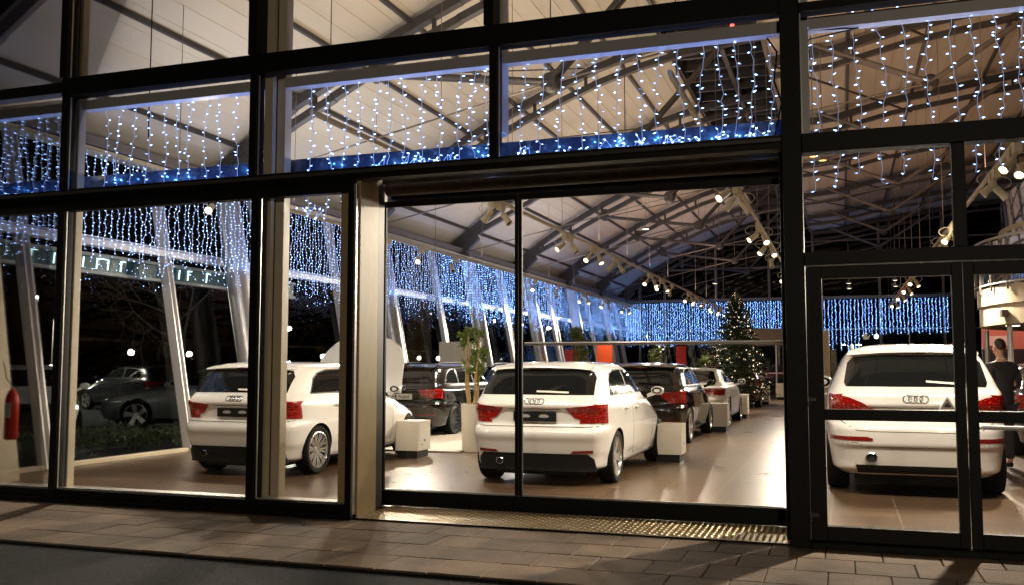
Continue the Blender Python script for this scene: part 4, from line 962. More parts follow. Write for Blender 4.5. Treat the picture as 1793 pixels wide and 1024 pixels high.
SUV = copy.deepcopy(HATCH); SUV.update(L=4.65, axles=(.93, 3.72), ar=.39, wheel=(.365, .245, .93), rimstyle='five',
  levels=[(.24, .22, 4.4, .80, 6, 5), (.30, .12, 4.5, .88, 6, 5), (.40, .09, 4.6, .905, 5.2, 4.5), (.54, .05, 4.62, .92, 5.2, 4.5), (.57, .015, 4.62, .925, 5.2, 4.5), (.75, .0, 4.62, .935, 5.2, 4.5), (.80, .03, 4.56, .935, 5.2, 4.5), (.82, .10, 4.5, .93, 5.4, 4.6),
          (.86, .125, 4.4, .93, 5.4, 4.8), (.98, .10, 4.2, .93, 5.4, 5), (1.01, .06, 4.0, .925, 5.4, 5), (1.12, .07, 3.6, .915, 5.4, 5), (1.16, .10, 3.45, .90, 5.4, 5), (1.20, .14, 3.3, .88, 5.2, 5), (1.30, .19, 3.1, .84, 5, 5), (1.42, .27, 2.9, .79, 4.8, 5), (1.54, .36, 2.68, .73, 4.6, 5), (1.60, .42, 2.55, .68, 4.6, 5), (1.65, .52, 2.4, .61, 4.4, 4.6), (1.68, .68, 2.2, .50, 4.2, 4.4), (1.70, .95, 2.0, .36, 4, 4), (1.705, 1.2, 1.8, .2, 3.6, 3.6)],
  rearglass=[[(-.70, 1.215), (.70, 1.215), (.72, 1.26), (.68, 1.48), (.62, 1.545), (.4, 1.565), (-.4, 1.565), (-.62, 1.545), (-.68, 1.48), (-.72, 1.26)]], wiper=((.12, 1.265), (.50, 1.235)),
  sideglass=[[(.75, 1.22), (1.35, 1.21), (1.35, 1.53), (1.1, 1.5), (.9, 1.42)], [(1.42, 1.21), (2.15, 1.2), (2.15, 1.56), (1.42, 1.54)], [(2.22, 1.2), (3.3, 1.18), (2.9, 1.44), (2.7, 1.53), (2.22, 1.56)]],
  sidetrim=[(.70, 1.2), (3.36, 1.16), (2.93, 1.45), (2.7, 1.55), (2.2, 1.58), (1.4, 1.56), (1.08, 1.52), (.87, 1.44)],
  gaps=[[(3.2, 1.15), (3.25, .8), (3.2, .42), (2.2, .40), (2.17, 1.15)], [(2.17, 1.15), (2.17, .5), (1.65, .45), (1.35, .8), (1.35, 1.15)]], handles=[(2.4, 1.08), (1.6, 1.09)], sill=[(1.4, .27), (3.3, .27), (3.3, .38), (1.4, .38)], sillmat='white',
  mirror=(.99, 3.05, 1.22, 1.2), tail=[(.40, .962), (.55, 1.045), (.68, 1.10), (.875, 1.135), (.875, .935), (.6, .945)], tailside=[(.14, 1.13), (.34, 1.11), (.28, .95), (.14, .935)],
  head=[(.5, .8), (.92, .86), (.92, 1.0), (.6, .98)], grille=[(-.42, .45), (.42, .45), (.44, .7), (.38, 1.0), (-.38, 1.0), (-.44, .7)], screen=[(-.72, 1.22), (.72, 1.22), (.6, 1.58), (-.6, 1.58)],
  rgaps=[[(-.76, .83), (-.60, .735), (-.4, .725), (.4, .725), (.60, .735), (.76, .83)], [(-.45, .985), (.45, .985)], [(-.76, .83), (-.83, .92)], [(.76, .83), (.83, .92)]], lowband=[[(-.9, .585), (-.6, .60), (-.5, .555), (.5, .555), (.6, .60), (.9, .585)]],
  valance=[(-.60, .27), (.60, .27), (.62, .355), (-.62, .355)], plate=None, platedots=False, reflector=[(.44, .622), (.88, .622), (.88, .668), (.50, .668), (.44, .65)],
  emblem=(.0, 1.085, .041), exhaust=[(-.46, .435, .060)], spoiler=(.66, .30, .56, 1.60), ant=(.8, 1.69), rails=(.62, .75, 2.6, 1.69), railmat='alu')
SUV.pop('plate'); 
ESTATE = copy.deepcopy(HATCH); ESTATE.update(L=4.75, axles=(.98, 3.75), ar=.36, wheel=(.34, .22, .86), rimstyle='multi', rimmat='rimdark', chrome=True,
  levels=[(a, b*1.0, c+.5, d*1.05, e, f) for a, b, c, d, e, f in HATCH['levels']],
  sideglass=[[(.62, 1.09), (1.25, 1.085), (1.25, 1.375), (.98, 1.35), (.80, 1.27)], [(1.32, 1.085), (2.1, 1.08), (2.1, 1.39), (1.32, 1.38)], [(2.17, 1.08), (3.5, 1.075), (3.1, 1.28), (2.9, 1.37), (2.17, 1.395)]],
  sidetrim=[(.55, 1.07), (3.56, 1.06), (3.14, 1.29), (2.9, 1.39), (2.2, 1.415), (1.3, 1.405), (.96, 1.37), (.76, 1.29)],
  gaps=[[(3.4, 1.04), (3.42, .5), (3.35, .30), (2.15, .30), (2.14, 1.06)], [(2.14, 1.06), (2.14, .4), (1.6, .4), (1.3, .75), (1.28, 1.05)]], handles=[(2.35, .92), (1.55, .93)], sill=[(1.4, .20), (3.3, .20), (3.3, .25), (1.4, .25)], mirror=(.98, 3.25, 1.08),
  tail=[(.40, .965), (.81, .975), (.81, .79), (.60, .80), (.44, .87)], tailside=[(.13, .97), (.38, .96), (.30, .80), (.13, .79)], wiper=((.02, 1.12), (.4, 1.11)), palewiper=False,
  plate=(0, .82, .52, .115), platemat='signw', platedots=False, reflector=[(.40, .44), (.74, .445), (.74, .475), (.43, .465)], emblem=(0, 1.0, .045), exhaust=[(-.5, .30, .04), (.5, .30, .04)], rails=(.60, .6, 2.9, 1.50), spoiler=(.62, .28, .5, 1.42), ant=(.8, 1.49))
COUPE = copy.deepcopy(HATCH); COUPE.update(L=4.5, axles=(.95, 3.6), ar=.37, wheel=(.345, .24, .89), rimstyle='five',
  levels=[(.2, .22, 4.2, .78, 6, 5), (.26, .08, 4.4, .86, 6, 5), (.45, .02, 4.48, .885, 5, 4.5), (.66, .0, 4.45, .90, 5, 4.5), (.72, .04, 4.3, .90, 5, 4.6), (.86, .06, 3.9, .895, 5, 4.8), (.94, .03, 3.5, .88, 5, 5), (.97, .10, 3.35, .865, 4.8, 5), (1.00, .35, 3.22, .83, 4.6, 5), (1.06, .60, 3.05, .77, 4.4, 5), (1.18, .84, 2.78, .70, 4.4, 5), (1.28, 1.05, 2.55, .635, 4.2, 5), (1.345, 1.22, 2.36, .575, 4.2, 4.4), (1.38, 1.4, 2.2, .47, 4, 4), (1.395, 1.6, 2.0, .3, 3.6, 3.6)],
  rearglass=[[(-.62, 1.05), (.62, 1.05), (.50, 1.30), (.40, 1.325), (-.40, 1.325), (-.50, 1.30)]], sideglass=[[(1.0, 1.05), (1.75, 1.04), (1.75, 1.30), (1.45, 1.27)], [(1.82, 1.04), (3.1, 1.02), (2.6, 1.27), (2.3, 1.325), (1.82, 1.31)]],
  sidetrim=[(.94, 1.03), (3.16, 1.01), (2.63, 1.285), (2.3, 1.34), (1.8, 1.325), (1.42, 1.29)], gaps=[[(3.1, .98), (3.1, .4), (2.9, .3), (1.8, .3), (1.78, 1.0)]], handles=[(2.0, .88)], mirror=(.98, 2.9, 1.04), screen=[(-.66, 1.05), (.66, 1.05), (.5, 1.3), (-.5, 1.3)],
  tail=[(.36, .90), (.84, .915), (.84, .77), (.50, .78)], tailside=[(.13, .91), (.38, .90), (.30, .79), (.13, .78)], rgaps=[[(-.55, .93), (-.5, .72), (.5, .72), (.55, .93)]], head=[(.45, .62), (.86, .68), (.86, .80), (.55, .78)],
  valance=[(-.6, .24), (.6, .24), (.6, .36), (-.6, .36)], emblem=(0, .86, .042), plate=(0, .55, .5, .11), reflector=[(.5, .42), (.78, .425), (.78, .45), (.5, .445)], exhaust=[(-.5, .32, .045), (.5, .32, .045)], ant=(1.3, 1.37))
COUPE.pop('spoiler'); COUPE.pop('wiper')

# --- nearest hatchback, bonnet up
a1 = thing('parked_car', 'white hatchback with its bonnet raised, left of the entrance', 'car', (-7.56, 2.42, 0), 'cars on show in the hall')
H1 = copy.deepcopy(HATCH); H1['rimstyle'] = 'ten'; H1['reflector'] = [(.5, .33), (.6, .33), (.6, .34), (.5, .34)]; H1.pop('reflector')
bv = make_car(H1, a1)
eb = MB(); proj(eb, bv, [(-.55, 3.25), (.55, 3.25), (.60, 3.6), (.52, 4.0), (-.52, 4.0), (-.60, 3.6)], 't', .005, .02); eb.build('engine_bay', 'archblack', a1, world=False)
bn = MB(); NU, NV = 22, 18; vs = []; L_ = .97
hinge = Vector((.10, 3.18, 1.02)); ang = R(74)
for side in (0, 1):
    for j in range(NV+1):
        for i in range(NU+1):
            u = i/NU*2-1; v = j/NV
            hw = .74-.05*v-.12*max(0, v-.6)**1.5/.25; 
            vl = v*(1-.16*abs(u)**3.2*v)
            x = u*hw; lift = .10*(1-u*u)*.6-.10*v*v + (-.014 if side else 0)
            y = math.cos(ang)*vl*L_-math.sin(ang)*lift; z = math.sin(ang)*vl*L_+math.cos(ang)*lift
            vs.append((hinge.x+x, hinge.y+y, hinge.z+z))
W_ = NU+1; nn = W_*(NV+1); fs = []
for j in range(NV):
    for i in range(NU):
        q = (j*W_+i, j*W_+i+1, (j+1)*W_+i+1, (j+1)*W_+i); fs.append(q[::-1]); fs.append(tuple(nn+k for k in q))
edge = [i for i in range(W_)]+[j*W_+NU for j in range(1, NV+1)]+[NV*W_+i for i in range(NU-1, -1, -1)]+[j*W_ for j in range(NV-1, 0, -1)]
for a, b in zip(edge, edge[1:]+edge[:1]): fs.append((a, b, nn+b, nn+a))
bn.add(vs, fs); bo = bn.build('bonnet', 'white', a1, smooth=40, world=False)
s = MB(); s.tube((.45, 3.9, .85), (.42, 3.52, 1.62), .008, n=6); s.build('bonnet_stay', 'plastic', a1, world=False)
tag(bo, 'raised white bonnet showing its underside')
a1.scale.x = 1.085
# --- middle hatchback
a2 = thing('parked_car', 'white five-door hatchback seen from behind through the sliding doors', 'car', (-3.545, 2.80, 0), 'cars on show in the hall')
H2 = copy.deepcopy(HATCH); bv2 = make_car(H2, a2); a2.scale.x = 1.085
# --- suv
a3 = thing('parked_car', 'large white sport utility car behind the black swing doors', 'car', (.745, 3.1, 0), 'cars on show in the hall')
bv3 = make_car(SUV, a3); a3.scale.x = 1.02
l, _, _, _ = bv3.ray_cast(Vector((.31, -2, 1.03)), Vector((0, 1, 0)))
s = MB(); s.add([(.215, l.y-.012, .97), (.405, l.y-.012, .97), (.31, l.y+.002, 1.13), (.215, l.y-.002, .97), (.405, l.y-.002, .97), (.31, l.y+.010, 1.13)], [(0, 1, 2), (5, 4, 3), (0, 3, 4, 1), (1, 4, 5, 2), (2, 5, 3, 0)]); st = s.build('warning_triangle', 'silver', a3, world=False)
s = MB(); s.add([(.235, l.y-.0145, .98), (.385, l.y-.0145, .98), (.31, l.y-.003, 1.105)], [(0, 1, 2)]); s.build('triangle_face', 'brown', st, world=False)
s = MB(); s.box(.28, .34, l.y-.017, l.y-.0155, 1.005, 1.025); s.box(.295, .325, l.y-.017, l.y-.0155, 1.03, 1.045); s.build('car_pictogram', 'plastic', st, world=False)
# --- black estate
a4 = thing('parked_car', 'black estate car behind the small white display box and tall plant pot', 'car', (-8.52, 9.35, 0), 'cars on show in the hall')
bv4 = make_car(ESTATE, a4)
BLK = {'_': 'black', M['white']: M['black'], M['whitebox']: M['plastic']}
def recol(o, sw):
    for ch in o.children: recol(ch, sw)
    if o.type == 'MESH':
        for i, m in enumerate(o.data.materials):
            if m in sw: o.data.materials[i] = sw[m]
recol(a4, BLK)
pl, px_, py_, pz_ = ESTATE['_plate']
def text(body, size, loc, rot, matn, parent, name, extr=.0008):
    cu = bpy.data.curves.new(name, 'FONT'); cu.body = body; cu.size = size; cu.align_x = 'CENTER'; cu.align_y = 'CENTER'; cu.extrude = extr
    o = bpy.data.objects.new(name, cu); C.objects.link(o); dg = bpy.context.evaluated_depsgraph_get(); me = bpy.data.meshes.new_from_object(o.evaluated_get(dg)); bpy.data.objects.remove(o)
    me.name = name; me.materials.clear(); me.materials.append(M[matn]); me.transform(Matrix.Translation(loc) @ Matrix.Rotation(rot, 4, 'X'))
    q = bpy.data.objects.new(name, me); C.objects.link(q); q.parent = parent; return q
text('A4 Avant', .105, (px_, py_, pz_), PI/2, 'plastic', pl, 'plate_lettering')
# --- further cars are copies of these bodies
CG = 'cars on show in the hall'
a5 = copy_tree(a2, None, (-3.6, 9.2, 0), 'black hatchback directly in front of the middle white hatchback', CG, swap=BLK)
a6 = thing('parked_car', 'white coupe beyond the black hatchback, beside the lit fir tree', 'car', (-3.45, 14.1, 0), CG)
make_car(COUPE, a6)
RED = {'_': 'red', M['white']: M['redcar'], M['whitebox']: M['plastic']}
SIL = {'_': 'silver', M['white']: M['silvercar'], M['whitebox']: M['plastic']}
DRK = {'_': 'dark', M['white']: M['darkcar'], M['whitebox']: M['plastic']}
copy_tree(a2, None, (-3.6, 25.5, 0), 'dark red car at the end of the row beyond the lit fir tree', CG, swap=RED)
copy_tree(a5, None, (3.45, 8.6, 0), 'black car at the right edge of the photograph beside the man', CG, swap=None)
copy_tree(a4, None, (-8.5, 15.6, 0), 'black estate car furthest along the side wall', CG)
OG = 'cars parked outside beyond the side wall'
copy_tree(a6, None, (-12.7, 12.3, -.03), 'silver coupe outside with a large alloy wheel behind the low planting', OG, rz=R(120), swap=SIL)
copy_tree(a2, None, (-16.6, 7.6, -.03), 'white hatchback outside at the far left with its headlight towards the hall', OG, rz=R(-131))
copy_tree(a2, None, (-20.5, 17.5, -.03), 'dark hatchback outside behind the silver coupe', OG, rz=R(75), swap=DRK)
copy_tree(a6, None, (-21, 11.2, -.03), 'dark coupe outside between the street lamps', OG, rz=R(80), swap=DRK)
copy_tree(a5, None, (-15.5, 21.5, -.03), 'black hatchback outside behind the raised bonnet', OG, rz=R(85))

# ================================================================ DISPLAY PIECES
def dbox(x, y, w_, d_, h, label):
    t = thing('display_box', label, 'display box', (x, y, 0), 'white cube display boxes on black plinths')
    MB().box(x-w_/2+.03, x+w_/2-.03, y-d_/2+.03, y+d_/2-.03, 0, .115).build('plinth', 'plastic', t)
    MB().box(x-w_/2, x+w_/2, y-d_/2, y+d_/2, .115, h).build('cube', 'whitebox', t, bevel=.006)
    s = MB(); s.box(x+w_/2, x+w_/2+.002, y-d_/2+.05, y+d_/2-.05, .17, h-.05); pn = s.build('side_panel', 'signw', t)
    s = MB(); s.box(x+w_/2+.0025, x+w_/2+.004, y-.03, y+.03, .26, .285); s.box(x+w_/2+.0025, x+w_/2+.004, y-.12, y-.05, .2, .21); s.build('panel_print', 'plastic', pn)
dbox(-6.5, 5.75, .40, .46, .58, 'white cube beside the front wheel of the bonnet-up car')
dbox(-2.52, 6.45, .42, .46, .57, 'white cube beside the front wheel of the middle white hatchback')
dbox(-2.62, 13.35, .42, .46, .62, 'white cube between the black hatchback and the white coupe')
dbox(-2.72, 18.9, .46, .46, .66, 'white cube at the foot of the lit fir tree')
dbox(-2.85, 28.5, .5, .5, .70, 'white cube just past the lit fir tree')
dbox(-2.45, 34, .5, .5, .70, 'white cube furthest down the aisle')
MB().box(-8.95, -6.05, 6.55, 14.2, .003, .03).build('display_platform', 'concrete')['kind'] = 'structure'
# tall pot with plant
def leafblob(mb, c, r, n, size):
    for _ in range(n):
        d = Vector(rng.normal(size=3)); d.normalize(); p = Vector(c)+d*r*random.random()**.5
        a = Vector(rng.normal(size=3)).normalized(); b = a.orthogonal().normalized(); s = size*random.uniform(.6, 1.3)
        mb.add([p-a*s, p-a*s*.2+b*s*.5, p+a*s*.9, p-a*s*.2-b*s*.5], [(0, 1, 2, 3)])
def plant(x, y, zp, rp, top, label, spread=.25, nst=5):
    t = thing('potted_plant', label, 'plant', (x, y, 0), 'potted plants')
    s = MB(); s.lathe([(0, .004), (rp*.86, .004), (rp*.88, .02), (rp, zp-.02), (rp, zp), (rp-.03, zp), (rp-.035, zp-.06), (0, zp-.06)], 40, Matrix.Translation((x, y, 0))); s.build('pot', 'whitebox', t, smooth=40)
    s = MB(); s.lathe([(0, zp-.05), (rp-.04, zp-.05)], 24, Matrix.Translation((x, y, 0))); s.build('soil', 'soil', t)
    s = MB(); f = MB()
    for k in range(nst):
        a = 2*PI*k/nst+.5; q = Vector((x+.07*math.cos(a), y+.07*math.sin(a), zp-.06)); pts = [q]; h = (top-zp)*random.uniform(.6, 1)
        for j in range(8):
            q = q+Vector((random.uniform(-.02, .02)+.01*math.cos(a), random.uniform(-.02, .02)+.01*math.sin(a), h/8)); pts.append(q)
            if j > 2 and random.random() < .75: leafblob(f, q+Vector((random.uniform(-.09, .09), random.uniform(-.09, .09), 0)), .08, 20, .045)
        for i in range(8): s.tube(pts[i], pts[i+1], .022-.0012*i, .021-.0012*i, n=7)
        leafblob(f, pts[-1], spread*.4, int(160*spread), .05)
    s.build('stem', 'stem', t, smooth=60); f.build('foliage', 'leaf', t)
plant(-5.95, 6.95, .80, .205, 2.12, 'tall white pot with woody climbing plant between the two white hatchbacks')
plant(-8.0, 21.5, .8, .25, 2.6, 'leafy plant between the red panel and the orange panel', .6, 7)
plant(-6.6, 27.5, .8, .25, 2.2, 'leafy plant behind the roof of the black hatchback', .6, 7)
plant(-5.3, 31, .8, .25, 2.1, 'small leafy plant furthest back beside the thin red panel', .5, 6)
def panel(x, y, w_, z0, z1, m, label):
    t = thing('advertising_board', label, 'display panel', (x, y, 0), 'coloured display panels')
    MB().box(x-w_/2, x+w_/2, y-.03, y+.03, z0, z1).build('board', m, t, bevel=.004)
    s = MB(); s.box(x-w_/2+.02, x-w_/2+.05, y-.02, y+.02, 0, z0); s.box(x+w_/2-.05, x+w_/2-.02, y-.02, y+.02, 0, z0); s.box(x-w_/2, x+w_/2, y-.15, y+.15, 0, .012); s.build('stand', 'alu', t)
    s = MB(); s.box(x-w_*.18, x+w_*.38, y-.033, y-.031, z0+(z1-z0)*.30, z0+(z1-z0)*.42); s.build('print_block', 'silver', t)
panel(-9.0, 24.2, .50, .4, 2.0, 'red', 'red display panel just left of a leafy plant')
panel(-8.75, 28, .62, .5, 2.3, 'orange', 'orange-red display panel, the largest of the coloured ones')
panel(-7.1, 30, .3, .5, 1.95, 'red', 'small red display panel behind the black hatchback')
panel(-7.0, 35.7, .45, .5, 2.35, 'red', 'narrow red display panel furthest along the side wall')
t = MB(); t.box(-9.35, -8.95, 13.3, 13.9, 0, 2.03); t.box(-8.93, -8.45, 13.25, 13.85, 0, 2.03); o = t.build('white_cabinet', 'whitebox', None, bevel=.006); tag(o, 'tall white cabinet standing behind the black estate car', 'cabinet')
# christmas tree
t = thing('christmas_tree', 'tall fir tree covered in small warm white lights', 'tree', (-2.95, 20.9, 0))
cx_, cy_ = -2.98, 20.9
s = MB(); s.tube((cx_, cy_, .1), (cx_, cy_, 3.75), .07, .015, n=10); s.build('trunk', 'bark', t)
s = MB(); s.box(cx_-.28, cx_+.28, cy_-.28, cy_+.28, 0, .42); s.build('planter', 'whitebox', t, bevel=.008)
f = MB(); b = MB(); nb = 0
for k in range(330):
    v = (k/330)**.82; z = .42+3.15*v; rad = (1.08*(1-v)**.72+.05)*random.uniform(.72, 1.08); a = k*2.39996+random.uniform(-.3, .3)
    dirv = Vector((math.cos(a), math.sin(a), random.uniform(-.12, .22))); p0 = Vector((cx_, cy_, z)); tip = p0+dirv*rad-Vector((0, 0, .12*rad))
    f.tube(p0, tip, .012, .004, n=4)
    for j in range(34):
        u = random.uniform(.15, 1.05); p = p0.lerp(tip, u); side = dirv.cross(Vector((0, 0, 1))).normalized()*random.choice((-1, 1))
        d = (side*random.uniform(.3, 1)+dirv*random.uniform(.4, 1)+Vector((0, 0, random.uniform(-.5, .6)))).normalized(); l_ = random.uniform(.07, .16)*(1.25-.5*v); n_ = d.cross(Vector((0, 0, 1))).normalized()*.016
        f.add([p-n_, p+n_, p+d*l_], [(0, 1, 2)]); n2 = d.cross(n_).normalized()*.014; f.add([p+d*l_*.2-n2, p+d*l_*.2+n2, p+d*l_*.95+Vector((0, 0, -.01))], [(0, 1, 2)])
    for j in range(2):
        if random.random() < .62: gem(b, p0.lerp(tip, random.uniform(.55, 1.05))+Vector((random.uniform(-.04, .04), random.uniform(-.04, .04), .03)), random.uniform(.007, .015))
f.build('crown', 'needle', t); b.build('fairy_lights', 'warmled', t)
light('POINT', 'tree_glow', (cx_+.1, cy_-1.1, 2.0), 4, (1, .75, .4), rad=.4)
# far end rooms
t = thing('office_box', 'beige office partition with glass below at the end of the aisle', 'partition', (-3, 41, 0))
MB().box(-5.4, -.95, 40.6, 43.2, 2.45, 3.28).build('fascia', 'plaster', t, bevel=.01)
s = MB(); 
for x in (-5.35, -4.2, -3.1, -2.0, -1.0): s.box(x-.03, x+.03, 40.62, 40.7, 0, 2.45)
s.box(-5.4, -.95, 40.61, 40.71, 1.05, 1.1); s.build('frame', 'alu', t)
MB().box(-5.35, -1.0, 40.66, 40.67, 0, 2.45).build('glass_pane', 'nightglass', t)
MB().box(-5.35, -1.0, 43.1, 43.18, 0, 2.45).build('rear_panel', 'darkwall', t)
o = MB().box(-.78, -.40, 25, 25.5, 0, 2.62).build('square_pillar', 'plaster', None, bevel=.01); tag(o, 'beige square pillar seen left of the white sport utility car', 'pillar')
# rounded mezzanine
mz = thing('mezzanine', 'rounded cream mezzanine balcony with glass balustrade at the right edge', 'balcony', (7.5, 15, 0))
def arc(r, z0, z1, a0, a1, n=48, th=.08, cx=7.5, cyy=15.0, zf=None):
    m = MB(); vs = []
    for i in range(n+1):
        a = a0+(a1-a0)*i/n; zz = z1 if zf is None else zf(i/n)
        for rr, z in ((r, z0), (r, zz), (r-th, zz), (r-th, z0)): vs.append((cx+rr*math.cos(a), cyy+rr*math.sin(a), z))
    fs = [(4*i+k, 4*i+(k+1) % 4, 4*i+4+(k+1) % 4, 4*i+4+k) for i in range(n) for k in range(4)]+[(0, 3, 2, 1), tuple(4*n+k for k in (0, 1, 2, 3))]
    m.add(vs, fs); return m
A0, A1 = R(120), R(285)
arc(4.62, 2.72, 3.08, A0, A1, th=.12).build('upper_fascia', 'plaster', mz, smooth=40)
arc(4.58, 2.3, 2.715, A0, A1, th=.12).build('lower_fascia', 'plaster', mz, smooth=40)
m = MB(); n = 48; m.add([(7.5+4.47*math.cos(A0+(A1-A0)*i/n), 15+4.47*math.sin(A0+(A1-A0)*i/n), 2.36) for i in range(n+1)]+[(11.5, 12, 2.36), (12.5, 15, 2.36), (11.5, 19, 2.36)], [tuple(range(n+4))]); m.build('soffit', 'greyframe', mz)
m = MB(); m.add([(7.5+4.5*math.cos(A0+(A1-A0)*i/n), 15+4.5*math.sin(A0+(A1-A0)*i/n), 3.05) for i in range(n+1)]+[(11.5, 12, 3.05), (12.5, 15, 3.05), (11.5, 19, 3.05)], [tuple(range(n+4))]); m.build('deck', 'plaster', mz)
s = MB()
for i in range(21):
    a = A0+(A1-A0)*i/20; x, y = 7.5+4.66*math.cos(a), 15+4.66*math.sin(a); s.box(x-.02, x+.02, y-.02, y+.02, 2.98, 4.05)
s.build('baluster', 'steel_light', mz)
s = MB(); pts = [(7.5+4.66*math.cos(A0+(A1-A0)*i/40), 15+4.66*math.sin(A0+(A1-A0)*i/40), 3.13) for i in range(41)]; s.path(pts, .02); s.path([(a, b, 4.07) for a, b, c in pts], .03, n=8); s.build('handrail', 'alu', mz, smooth=60)
arc(4.64, 3.16, 4.02, A0, A1, th=.01).build('glass_balustrade', 'glass', mz, smooth=40)
arc(4.1, 3.06, 4.2, A0, A1, th=.02, zf=lambda t: 3.7+1.6*math.sin(PI*min(1, t*.85))).build('curved_screen', 'sideglass', mz, smooth=40)
arc(4.14, 4.3, 4.4, A0, A1, th=.1, zf=None).build('screen_rail', 'plaster', mz, smooth=40)
s = MB()
for i in range(26):
    a = A0+(A1-A0)*i/25; x, y = 7.5+4.12*math.cos(a), 15+4.12*math.sin(a); s.box(x-.03, x+.03, y-.03, y+.03, 3.06, 4.32)
s.build('screen_post', 'alu', mz)
s = MB()
for a_ in (200, 214): 
    a = R(a_); x, y = 7.5+4.64*math.cos(a), 15+4.64*math.sin(a); s.box(x-.06, x+.06, y-.14, y+.14, 2.44, 2.58)
s.build('air_vent', 'brown', mz)
for x, y in ((3.45, 14.6), (3.9, 13.9), (4.3, 14.9), (5.0, 13.2), (3.7, 16.1), (5.4, 14.6)):
    s = MB(); s.lathe([(0, 2.352), (.12, 2.352), (.15, 2.358), (.15, 2.36)], 20, Matrix.Translation((x, y, 0))); s.build('downlight', 'down', mz)
for x, y in ((3.9, 13.9), (4.6, 15.2)): light('SPOT', 'downlight_beam', (x, y, 2.33), 60, (1, .72, .45), spot=R(120), blend=.8, rad=.12, target=(x, y, 0))
for y in (14.2, 17.6): MB().tube((3.35, y, 0), (3.35, y, 2.3), .055, n=18).build('support_post', 'alu', mz, smooth=40)
light('POINT', 'mezzanine_wash', (1.9, 12.2, 3.9), 26, (1, .8, .55), rad=.3)
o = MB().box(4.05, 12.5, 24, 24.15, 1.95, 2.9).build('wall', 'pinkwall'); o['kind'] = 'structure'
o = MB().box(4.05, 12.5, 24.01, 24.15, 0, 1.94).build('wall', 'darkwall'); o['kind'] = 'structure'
light('AREA', 'wall_wash', (5, 22.8, 2.85), 30, (1, .45, .35), rot=(R(60), 0, 0), size=5, size_y=.3)
o = MB().box(4.2, 4.75, 23.9, 23.96, 2.05, 2.35).build('wall_sign', 'signw', None, bevel=.005); tag(o, 'small white sign on the pink wall behind the man', 'sign')
o = MB().box(12.9, 13.1, .2, 44, 0, 9.6).build('wall', 'darkwall'); o['kind'] = 'structure'

# ================================================================ PERSON
def skinmesh(name, joints, edges, m, parent, sub=2, loc=(0, 0, 0)):
    me = bpy.data.meshes.new(name); me.from_pydata([Vector(j[0]) for j in joints], edges, [])
    o = bpy.data.objects.new(name, me); C.objects.link(o); o.parent = parent
    md = o.modifiers.new('skin', 'SKIN'); md.use_smooth_shade = True
    sv = me.skin_vertices[0].data
    for i, j in enumerate(joints): sv[i].radius = j[1] if isinstance(j[1], tuple) else (j[1], j[1])
    sv[0].use_root = True
    s_ = o.modifiers.new('sub', 'SUBSURF'); s_.levels = s_.render_levels = sub
    dg = bpy.context.evaluated_depsgraph_get(); nm = bpy.data.meshes.new_from_object(o.evaluated_get(dg)); o.modifiers.clear(); o.data = nm; nm.materials.clear(); nm.materials.append(M[m])
    nm.polygons.foreach_set("use_smooth", [True]*len(nm.polygons)); return o
pp = thing('person', 'man in a dark suit with short brown hair, back turned, looking down at a paper', 'person', (2.14, 7.0, 0))
pp.rotation_euler.z = R(38)     # faces away and to the left; local +y is forward
J = [((0, 0, .96), (.15, .10)), ((0, 0, 1.12), (.13, .09)), ((0, .0, 1.32), (.17, .10)), ((0, -.01, 1.47), (.11, .075)), ((0, .0, 1.55), .052), ((0, .03, 1.62), .055), ((0, .045, 1.68), (.074, .09)), ((0, .035, 1.76), (.068, .085)),
     ((.10, 0, .90), .085), ((.105, .02, .50), .055), ((.11, 0, .09), .038), ((.12, .12, .04), .035), ((-.10, 0, .90), .085), ((-.105, .03, .50), .055), ((-.11, 0, .09), .038), ((-.12, .12, .04), .035),
     ((.18, -.01, 1.45), .055), ((.25, -.03, 1.17), .042), ((.16, .20, 1.10), .032), ((-.18, -.01, 1.45), .055), ((-.25, -.02, 1.17), .042), ((-.15, .22, 1.14), .032), ((.12, .27, 1.11), (.035, .02)), ((-.11, .29, 1.16), (.035, .02))]
Eg = [(0, 1), (1, 2), (2, 3), (3, 4), (4, 5), (5, 6), (6, 7), (0, 8), (8, 9), (9, 10), (10, 11), (0, 12), (12, 13), (13, 14), (14, 15), (3, 16), (16, 17), (17, 18), (3, 19), (19, 20), (20, 21), (18, 22), (21, 23)]
fi = 24
for sx, base in ((1, 22), (-1, 23)):
    bp = Vector(J[base][0])
    for k in range(4):
        J += [(bp+Vector((-sx*.012*(k-1.5), .045, .008-.004*k)), .0085), (bp+Vector((-sx*.03-sx*.008*(k-1.5), .075-.004*k, -.005)), .0075)]; Eg += [(base, fi), (fi, fi+1)]; fi += 2
    J += [(bp+Vector((-sx*.035, .01, .02)), .010), (bp+Vector((-sx*.055, .035, .022)), .0085)]; Eg += [(base, fi), (fi, fi+1)]; fi += 2
bd_ = skinmesh('body', J, Eg, 'skin', pp)
s = MB(); 
s.lathe([(0, .0), (.012, .004), (.010, .02), (0, .03)], 8, Matrix.Translation((0, .135, 1.665)) @ Matrix.Rotation(-.3, 4, 'X')); s.build('nose', 'skin', bd_, smooth=60, world=False)
s = MB()
for sx in (-1, 1): s.lathe([(0, -.004), (.009, -.002), (.009, .002), (0, .004)], 10, Matrix.Translation((sx*.03, .126, 1.70)) @ Matrix.Rotation(PI/2, 4, 'X'))
s.build('eye', 'plastic', bd_, world=False)
s = MB(); s.box(-.025, .025, .124, .130, 1.632, 1.638); s.build('mouth', 'pinkwall', bd_, world=False)
s = MB()
for sx in (-1, 1): s.lathe([(0, -.008), (.02, -.008), (.024, 0), (.02, .008), (0, .008)], 12, Matrix.Translation((sx*.078, .03, 1.69)) @ Matrix.Rotation(PI/2, 4, 'Y') @ Matrix.Diagonal((1.3, .8, 1, 1)))
